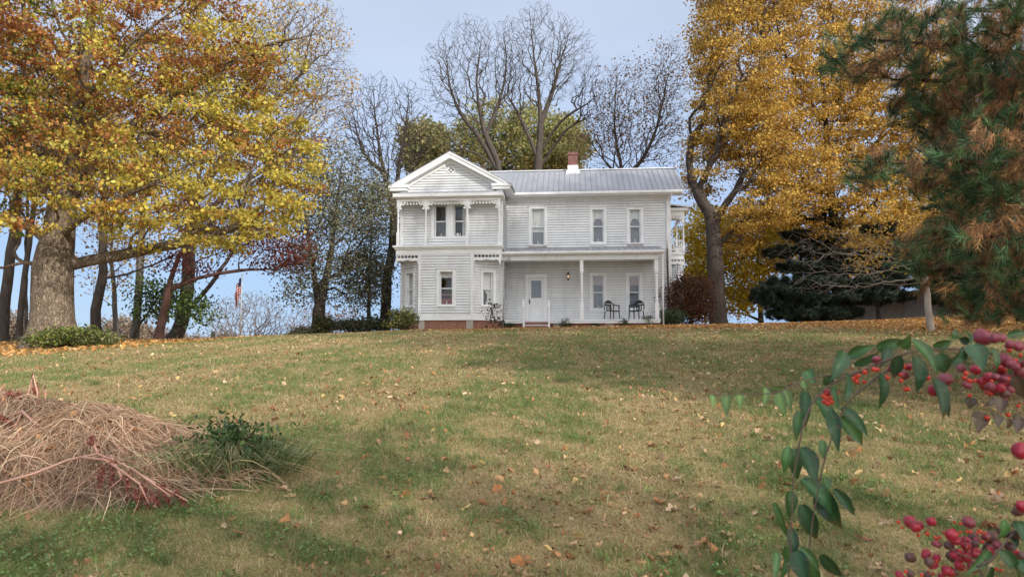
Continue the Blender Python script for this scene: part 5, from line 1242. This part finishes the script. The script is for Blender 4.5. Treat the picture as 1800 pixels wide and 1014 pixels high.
def heapsrc(n):
    x = rng.uniform(-6.4, -1.6, n*3); y = rng.uniform(4.6, 7.4, n*3); k = rng.uniform(size=n*3)*.30 < heap(x, y)-.03; return x[k][:n], y[k][:n]
V, F, c = strands(15000, heapsrc, .42, .0026, [(.46, .325, .215), (.38, .25, .16), (.28, .18, .12), (.54, .41, .285), (.41, .24, .175)], .07)
mesh_np('straw', V-ho, F, M['straw'], he, col=c)
V, F, c = strands(240, heapsrc, .6, .0042, [(.46, .30, .21), (.36, .22, .15), (.52, .39, .28)], .08)
mesh_np('coarse_stems', V-ho, F, M['straw'], he, col=c)['kind'] = 'stuff'
xx, yy = heapsrc(520); C = np.stack([xx, yy, ground(xx, yy)+heap(xx, yy)*.9+rng.uniform(.02, .08, len(xx))], 1); V, F = crumple(rng, C, .075)
mesh_np('dead_leaves', V-ho, F, M['litter'], he, col=np.repeat(mixcol(rng, [(.44, .24, .12), (.34, .18, .09), (.50, .33, .20)], np.ones((len(C), 3))), 8, 0))
V, F, c = strands(160, lambda n: (rng.uniform(-2.6, -2.0, n), rng.uniform(5.3, 6.0, n)), .38, .003, [(.50, .40, .24), (.42, .33, .18)], .12, (1, -.05), .35)
mesh_np('long_straw', V-ho, F, M['straw'], he, col=c)
stalkmat = surf('pink_stalk', (.50, .30, .22), .55, c2=(.42, .20, .15), scale=8)
racememat = M['litter']
def stalk(label, pts, r, racemes=(), name='dead_stalk', group=None):
    o = np.array(pts[0][0]); e = empty(name, o, label=label, cat='dead stalk', group=group); mb = MB()
    for pl_ in pts:
        P_ = [np.array(p)-o for p in pl_]; mb.tube(P_, [r*(1-.55*i/(len(P_)-1)) for i in range(len(P_))], 7)
    mb.build('stem', stalkmat, e, smooth=True)
    Vs = []; Fs = []; Cs = []; nb = 0
    for (p, d, L) in racemes:
        p = np.array(p)-o; d = np.array(d, float); d /= np.linalg.norm(d); n = int(L*900)
        tt = rng.uniform(0, 1, n)[:, None]; C = p+d*L*tt+np.array([0, 0, -.3])*L*tt**2+rng.normal(size=(n, 3))*.014*(1.1-tt)
        V_, F_ = leaf_mesh(rng, C, .020, 0, .4, .45); Vs.append(V_); Fs.append(F_+nb); nb += len(V_)
        Cs.append(np.repeat(mixcol(rng, [(.30, .10, .085), (.22, .07, .06), (.40, .18, .13)], np.ones((n, 3))), 4, 0))
    if Vs: mesh_np('seed_heads', np.concatenate(Vs), np.concatenate(Fs), racememat, e, col=np.concatenate(Cs))
    return e
A = lambda *l: [at(*p) for p in l]
fork = [at(300, 815, 5.0), at(250, 822, 5.05), at(215, 800, 5.1)]
stalk('long pinkish pokeweed stalk lying across the front of the heap, reddish drooping seed heads',
      [A((-40, 860, 4.9), (60, 832, 5.0), (120, 808, 5.05), (172, 797, 5.08), (215, 815, 5.02), (262, 842, 4.95), (330, 880, 4.85)),
       A((140, 803, 5.06), (185, 808, 5.02), (215, 828, 4.96), (245, 850, 4.9), (262, 885, 4.85)), A((172, 797, 5.08), (165, 780, 5.12), (160, 765, 5.15)),
       A((195, 800, 5.06), (215, 840, 4.93), (190, 860, 4.9)), A((230, 822, 5.0), (270, 850, 4.9), (300, 872, 4.85))], .010,
      [(at(200, 812, 5.0), (-.05, -.1, -1), .13), (at(225, 835, 4.95), (.1, -.1, -1), .13), (at(250, 850, 4.92), (.4, -.1, -1), .16), (at(280, 850, 4.9), (.5, 0, -.7), .18), (at(180, 820, 5.0), (-.1, 0, -1), .16), (at(305, 865, 4.88), (.8, 0, -.5), .12), (at(160, 782, 5.1), (0, 0, 1), .08), (at(240, 860, 4.9), (.2, -.2, -.5), .12), (at(265, 870, 4.88), (.3, 0, -.3), .12)])
stalk('broken upright pinkish stalks bent over at the outer side of the heap',
      [A((60, 770, 6.0), (56, 700, 6.0), (58, 655, 6.0), (50, 690, 5.95), (38, 715, 5.9)), A((62, 735, 6.0), (66, 690, 5.98), (58, 657, 6.0)), A((76, 740, 6.1), (80, 690, 6.1), (78, 676, 6.1), (68, 700, 6.05)),
       A((0, 765, 5.7), (30, 745, 5.7), (38, 722, 5.7), (10, 735, 5.68)), A((38, 722, 5.7), (55, 738, 5.65), (70, 752, 5.6))], .011,
      [(at(10, 690, 5.9), (1, 0, -.2), .14), (at(30, 690, 5.9), (.6, 0, -.6), .16), (at(20, 745, 5.7), (.5, 0, -.4), .16), (at(45, 740, 5.7), (-.3, 0, -.8), .14), (at(62, 680, 6.0), (.2, 0, -1), .16), (at(5, 760, 5.7), (.7, 0, -.2), .14), (at(-10, 730, 5.7), (1, 0, -.2), .16), (at(30, 770, 5.6), (.2, 0, -.6), .1)])
stalk('pale bare stick poking out of the top of the heap', [A((84, 703, 6.2), (120, 708, 6.15), (157, 716, 6.1))], .010)
def weeds(label, u, v, Y_, w, h, n, seed, ls, group=None):
    b = at(u, v, Y_); b[2] = float(ground(b[0], b[1])); rs = np.random.default_rng(seed)
    e = empty('weed_clump', b, label=label, cat='weeds')
    C = rs.normal(size=(n, 3))*np.array([w*.25, w*.23, h*.30]); C[:, 2] = np.abs(C[:, 2])*1.25+.02; C = C[(C[:, 2] < h*1.15)]
    lv, lf = leaf_mesh(rs, C, ls, .35, .25, .22, jit=.5)
    mesh_np('leaves', lv, lf, M['greenleaf'], e, col=np.repeat(mixcol(rs, [(.05, .10, .028), (.075, .135, .04), (.10, .16, .045), (.04, .075, .03)], np.ones((len(C), 4))), 4, 0))
    mb = MB()
    for k in range(14):
        a = rs.uniform(0, 6.28); q_ = np.array([math.cos(a)*w*.35*rs.uniform(.3, 1), math.sin(a)*w*.3, h*rs.uniform(.6, 1.1)]); mb.tube([(q_[0]*.2, q_[1]*.2, -.02), (q_[0]*.6, q_[1]*.6, q_[2]*.7), tuple(q_)], [.005, .004, .002], 5)
    mb.build('stems', M['bark_dark'], e)
    nb = int(n*.9); P_ = rs.normal(size=(nb, 3))*np.array([w*.32, w*.28, 0]); d_ = rs.normal(size=(nb, 3))*.6; d_[:, 2] = 1; d_ /= np.linalg.norm(d_, axis=1)[:, None]; l_ = h*rs.uniform(.5, 1.0, (nb, 1))
    sd_ = np.cross(d_, rs.normal(size=(nb, 3))); sd_ /= np.linalg.norm(sd_, axis=1)[:, None]
    out_ = P_*np.array([1, 1, 0])/(w*.4)+rs.normal(size=(nb, 3))*.35; out_[:, 2] = 0; e2 = P_+d_*l_*.95+out_*l_*.55; e2[:, 2] = np.maximum(.02, P_[:, 2]+d_[:, 2]*l_[:, 0]*.55)
    Vg = np.stack([P_-sd_*.003, P_+sd_*.003, P_+d_*l_*.75+out_*l_*.12+sd_*.003, P_+d_*l_*.75+out_*l_*.12-sd_*.003, e2], 1).reshape(-1, 3); i = np.arange(nb)[:, None]*5
    mesh_np('grass_blades', Vg, [i+np.array([0, 1, 2, 3]), i+np.array([3, 2, 4])], M['greenleaf'], e, col=np.repeat(mixcol(rs, [(.09, .15, .05), (.13, .19, .07), (.20, .23, .10), (.40, .33, .19)], np.ones((nb, 4))), 5, 0))
weeds('lush dark green weed mound at the lawn side of the dry heap', 406, 820, 5.7, .58, .40, 3000, 301, .052)
weeds('small green weed tuft on the crest of the heap', 205, 745, 6.3, .34, .34, 320, 302, .07)
weeds('sparse green sprigs behind the heap', 275, 742, 6.4, .42, .22, 200, 303, .06)
weeds('thin wispy green weeds at the back of the heap', 140, 740, 6.6, .40, .42, 110, 304, .06)

# ------------------------------------------------------------------ the berry bush in the near corner
bo = np.array([1.75, 1.25, float(ground(1.75, 1.25))])
bush = empty('berry_bush', bo, label='glossy-leaved berry bush arching in close by with red seed capsules and orange berries', cat='bush')
br = random.Random(4)
def bpx(u, v, Y_): return at(u, v, Y_)-bo
mb = MB()
for pts, r in [([(2250, 1500, 1.25), (2050, 900, 1.22), (1900, 670, 1.2), (1800, 637, 1.17), (1700, 614, 1.14), (1600, 619, 1.12), (1540, 640, 1.11)], .0032),
               ([(1600, 619, 1.12), (1540, 640, 1.12), (1500, 655, 1.11), (1440, 662, 1.10), (1400, 675, 1.09), (1362, 690, 1.08), (1310, 693, 1.07), (1252, 694, 1.06)], .0020),
               ([(1545, 642, 1.11), (1470, 670, 1.13), (1436, 698, 1.12), (1414, 740, 1.10), (1404, 790, 1.10), (1394, 850, 1.10), (1391, 930, 1.10), (1384, 1060, 1.10)], .0024),
               ([(1560, 650, 1.16), (1520, 680, 1.15), (1490, 708, 1.14), (1472, 745, 1.14), (1455, 790, 1.13), (1440, 850, 1.13), (1424, 950, 1.13), (1422, 1060, 1.13)], .0024),
               ([(1362, 690, 1.08), (1352, 684, 1.08), (1345, 680, 1.08)], .001),
               ([(2250, 1500, 1.25), (1900, 1250, 1.12), (1730, 1020, 1.08), (1742, 985, 1.08), (1778, 940, 1.09), (1800, 920, 1.1)], .0034),
               ([(1742, 985, 1.08), (1690, 975, 1.1), (1662, 955, 1.12), (1630, 925, 1.13), (1602, 915, 1.13), (1580, 912, 1.13)], .0014),
               ([(1700, 970, 1.1), (1694, 935, 1.1), (1692, 915, 1.1)], .0012), ([(1690, 1060, 1.1), (1640, 1005, 1.1), (1600, 1010, 1.1)], .0014),
               ([(1800, 637, 1.17), (1760, 680, 1.16), (1735, 700, 1.15), (1712, 720, 1.15), (1705, 760, 1.15)], .0012), ([(1700, 614, 1.14), (1690, 650, 1.15), (1665, 668, 1.15), (1642, 690, 1.15)], .0012), ([(1800, 640, 1.18), (1790, 700, 1.17), (1786, 735, 1.17)], .0012)]:
    P_ = [bpx(*p) for p in pts]
    Q = []
    for i in range(len(P_)-1):
        for k in range(3):
            t = k/3; p0, p1, p2, p3 = P_[max(i-1, 0)], P_[i], P_[i+1], P_[min(i+2, len(P_)-1)]
            Q.append(.5*((2*p1)+(p2-p0)*t+(2*p0-5*p1+4*p2-p3)*t*t+(3*p1-p0-3*p2+p3)*t**3))
    Q.append(P_[-1]); mb.tube(Q, [.72*r*(1-.5*i/len(Q)) for i in range(len(Q))], 7)
mb.build('branches', surf('bush_bark', (.13, .095, .07), .7, c2=(.085, .05, .04), scale=60), bush, smooth=True)
LV = [  # base u, v, tip u, v, width, tone
 (1251, 694, 1253, 718, 10, 2), (1277, 692, 1277, 733, 17, 2), (1299, 692, 1301, 722, 16, 2), (1345, 681, 1341, 717, 14, 2), (1382, 682, 1349, 676, 9, 2), (1368, 691, 1383, 732, 20, 2), (1378, 685, 1391, 726, 15, 2),
 (1418, 652, 1434, 678, 20, 1), (1412, 668, 1419, 690, 10, 2), (1452, 660, 1456, 680, 18, 1), (1483, 618, 1456, 674, 26, 0), (1487, 653, 1477, 714, 26, 0), (1464, 680, 1476, 724, 11, 1), (1415, 687, 1416, 752, 19, 0), (1405, 722, 1400, 777, 16, 1),
 (1431, 700, 1468, 782, 31, 0), (1460, 722, 1474, 797, 22, 0), (1478, 716, 1527, 769, 20, 0), (1476, 734, 1517, 784, 28, 1), (1547, 655, 1542, 722, 21, 0), (1492, 627, 1540, 606, 19, 1), (1540, 612, 1592, 598, 22, 1), (1500, 640, 1545, 618, 16, 0),
 (1608, 626, 1611, 692, 33, 0), (1603, 598, 1648, 662, 27, 1), (1648, 622, 1661, 657, 28, 0), (1695, 612, 1660, 648, 18, 0), (1708, 606, 1728, 654, 33, 0), (1640, 609, 1674, 598, 17, 1), (1583, 610, 1602, 588, 20, 1), (1693, 580, 1706, 607, 17, 0), (1675, 596, 1679, 576, 14, 1),
 (1705, 600, 1684, 594, 14, 0), (1770, 590, 1806, 584, 13, 1), (1742, 612, 1747, 657, 20, 1), (1642, 665, 1657, 740, 33, 3), (1650, 680, 1668, 735, 14, 3), (1727, 724, 1717, 762, 24, 4), (1748, 726, 1753, 752, 20, 4), (1790, 730, 1786, 764, 21, 4), (1770, 735, 1766, 756, 14, 4), (1703, 698, 1704, 720, 20, 4), (1560, 610, 1545, 650, 18, 0), (1580, 625, 1570, 665, 20, 3),
 (1385, 784, 1378, 832, 17, 1), (1397, 788, 1402, 844, 24, 1), (1406, 787, 1435, 852, 33, 0), (1408, 842, 1467, 916, 32, 0), (1440, 860, 1481, 930, 35, 0), (1464, 860, 1503, 907, 19, 0), (1388, 862, 1386, 912, 22, 1), (1360, 882, 1386, 948, 12, 1), (1408, 886, 1435, 948, 28, 0), (1445, 838, 1454, 864, 22, 1), (1446, 774, 1448, 808, 13, 1),
 (1365, 970, 1362, 1024, 14, 1), (1380, 982, 1367, 1024, 18, 0), (1384, 958, 1396, 992, 22, 1), (1400, 968, 1422, 1030, 31, 0), (1404, 962, 1439, 1008, 17, 1), (1443, 974, 1482, 1014, 20, 0), (1425, 985, 1440, 1030, 20, 1), (1390, 930, 1396, 985, 18, 0),
 (1763, 912, 1751, 948, 21, 1), (1788, 915, 1803, 958, 28, 0), (1738, 966, 1694, 1010, 19, 1), (1757, 968, 1790, 1004, 23, 1), (1790, 985, 1815, 1015, 20, 0), (1742, 995, 1720, 1030, 20, 0), (1765, 935, 1785, 968, 24, 3), (1800, 640, 1815, 690, 24, 3), (1780, 660, 1800, 700, 24, 4), (1758, 700, 1760, 728, 22, 4), (1740, 690, 1728, 715, 20, 4)]
TN = [(.024, .070, .026), (.045, .108, .032), (.12, .205, .055), (.018, .045, .02), (.085, .06, .04)]
Vs = []; Fs = []; Cs = []; nb = 0
for (u0, v0, u1, v1, w, tn) in LV:
    Yl = 1.10+br.uniform(-.05, .07); a = bpx(u0, v0, Yl); b = bpx(u1, v1, Yl+br.uniform(-.03, .02)); L = np.linalg.norm(b-a); d = (b-a)/L
    vd = np.array([0, 1., 0]); sd = np.cross(d, vd); sd /= np.linalg.norm(sd); nr = np.cross(sd, d); tw = br.uniform(-.6, .6); sd, nr = sd*math.cos(tw)+nr*math.sin(tw), nr*math.cos(tw)-sd*math.sin(tw)
    W_ = w*Yl/FPX*.52; K = 16; arch = br.uniform(.06, .16)*L; cup = br.uniform(.2, .5); wav = br.uniform(0, 6)
    base_c = np.array(TN[tn])*math.exp(br.gauss(0, .2)); brown = br.random() < .3; spot = br.uniform(0, 6)
    for i in range(K+1):
        t = i/K; ww = W_*(math.sin(PI*min(1, t*.95+.05)**.74)**.85 if t < 1 else 0)*(1-.35*t*t)*1.08; c0 = a+d*L*t-nr*arch*math.sin(PI*t)
        for s in (-1, -.5, 0, .5, 1):
            rip = .05*W_*math.sin(t*14+wav+s)*abs(s)
            Vs.append(c0+sd*ww*s-nr*(cup*ww*abs(s)**1.3)+nr*rip)
            k_ = (1.7-.5*t) if s == 0 else (1.0+.20*math.sin(t*38+abs(s)*5))*(1-.15*(abs(s) == 1)); cc_ = base_c*k_; bw = (.75*max(0, t-.72)/.28 if brown else 0)+(.5 if math.sin(t*23+spot)*math.sin(s*5+spot*3) > .86 else 0); Cs.append(cc_*(1-min(bw, 1))+np.array([.16, .085, .035])*min(bw, 1))
    for i in range(K):
        for s in range(4): q_ = nb+i*5+s; Fs.append((q_, q_+1, q_+6, q_+5))
    nb += (K+1)*5
mesh_np('leaves', np.array(Vs), np.array(Fs), M['gloss_leaf'], bush, col=np.array(Cs), smooth=True)
capm = [surf('crimson_capsule', (.42, .018, .045), .32, c2=(.26, .012, .03), scale=90), surf('plum_capsule', (.27, .04, .06), .38, c2=(.17, .028, .045), scale=90), surf('brownish_capsule', (.13, .05, .045), .5, c2=(.09, .04, .035), scale=90)]
berm = surf('orange_berry', (.62, .05, .012), .25, c2=(.42, .02, .01), scale=200)
def capmesh(k):
    mb = MB(); mb.ball((0, 0, 0), 1, 16, 10)
    mb.v = [(x*(1+.10*math.cos(4*math.atan2(y, x)))*(1-.12*z*z), y*(1+.10*math.cos(4*math.atan2(y, x)))*(1-.12*z*z), z*.92+.07*math.sin(3*x+k)) for x, y, z in mb.v]
    o = mb.build('seed_capsule', capm[k], bush, smooth=True); return o
caps = [capmesh(k) for k in range(3)]
CP = [(1727, 593, 17, 1), (1749, 595, 10, 1), (1761, 594, 9, 1), (1776, 606, 9, 1), (1791, 609, 11, 1), (1766, 633, 13, 1), (1793, 655, 12, 1), (1642, 686, 11, 0), (1662, 667, 13, 1), (1747, 684, 8, 0), (1738, 664, 10, 0), (1794, 792, 15, 0), (1715, 650, 9, 0), (1690, 648, 9, 1), (1700, 676, 9, 1), (1758, 650, 10, 1), (1778, 640, 10, 1), (1730, 678, 9, 0), (1570, 648, 9, 1), (1590, 660, 9, 1), (1597, 645, 7, 0), (1540, 632, 8, 1), (1455, 690, 8, 0),
      (1600, 917, 11, 0), (1609, 926, 9, 0), (1616, 922, 8, 0), (1637, 916, 9, 0), (1672, 940, 12, 0), (1668, 958, 9, 2), (1680, 950, 9, 0), (1703, 918, 12, 1), (1686, 971, 8, 0), (1712, 966, 9, 0), (1699, 980, 9, 0), (1666, 1003, 11, 0), (1688, 996, 8, 0), (1646, 980, 8, 0), (1743, 944, 12, 2), (1765, 935, 11, 2), (1581, 1010, 8, 0), (1736, 976, 9, 0), (1710, 998, 10, 0), (1650, 956, 7, 2), (1725, 985, 9, 0), (1715, 955, 8, 2), (1600, 1008, 7, 2), (1630, 1012, 8, 2), (1655, 1012, 7, 0), (1797, 890, 12, 0), (1790, 898, 10, 2), (1775, 960, 9, 2), (1792, 975, 10, 2)]
for _ in range(26): CP.append((1768+br.gauss(0, 18), 668+br.gauss(0, 18), br.uniform(6, 11), br.choice([0, 1, 1, 2])))
for _ in range(34): CP.append((1700+br.gauss(0, 42), 978+br.gauss(0, 20), br.uniform(6, 10), br.choice([0, 0, 1, 2])))
CP = CP[:108]
seen = set()
for (u, v, r, k) in CP:
    o = caps[k] if k not in seen else caps[k].copy()
    if k in seen: COL.objects.link(o); o.parent = bush
    seen.add(k); Yc = 1.13+br.uniform(-.04, .05); o.location = bpx(u, v, Yc); s = r*Yc/FPX; o.scale = (s, s*br.uniform(.8, 1), s*br.uniform(.85, 1.1)); o.rotation_euler = (br.uniform(-.6, .6), br.uniform(-.6, .6), br.uniform(0, 6))
mb = MB(); mb.ball((0, 0, 0), 1, 12, 8, (1, 1, .94)); bery = mb.build('berry', berm, bush, smooth=True)
BP = [(1698, 656), (1695, 664), (1704, 669), (1713, 669), (1658, 684), (1666, 684), (1734, 671), (1743, 670), (1749, 666), (1735, 690), (1741, 692), (1766, 650), (1785, 665), (1772, 666), (1785, 633), (1774, 615), (1794, 624), (1797, 642), (1704, 695), (1790, 713), (1772, 729), (1735, 734), (1588, 644), (1582, 658), (1584, 669), (1592, 684), (1597, 684), (1631, 664), (1560, 664),
      (1502, 658), (1505, 663), (1509, 660), (1500, 666), (1505, 670), (1516, 652), (1520, 654), (1519, 671), (1536, 649), (1542, 650), (1558, 662), (1447, 696), (1452, 699), (1457, 703), (1449, 706), (1455, 709), (1462, 707), (1460, 699), (1465, 704), (1452, 692), (1470, 690),
      (1579, 917), (1585, 926), (1652, 944), (1646, 946), (1660, 936), (1678, 917), (1688, 920), (1700, 934), (1706, 934), (1720, 932), (1724, 934), (1718, 937), (1731, 937), (1688, 935), (1683, 938), (1644, 944), (1592, 1004), (1632, 1004), (1640, 1008), (1620, 1010), (1700, 1004), (1676, 1008), (1752, 1000), (1760, 1002), (1770, 970), (1782, 975), (1727, 952), (1757, 958), (1700, 962), (1646, 986), (1614, 940), (1630, 938)]
for i, (u, v) in enumerate(BP):
    o = bery if i == 0 else bery.copy()
    if i: COL.objects.link(o); o.parent = bush
    Yc = 1.11+br.uniform(-.03, .03); o.location = bpx(u, v, Yc); s = (4.2+br.uniform(-.9, .6))*Yc/FPX*(1 if v < 800 else .75); o.scale = (s, s, s)
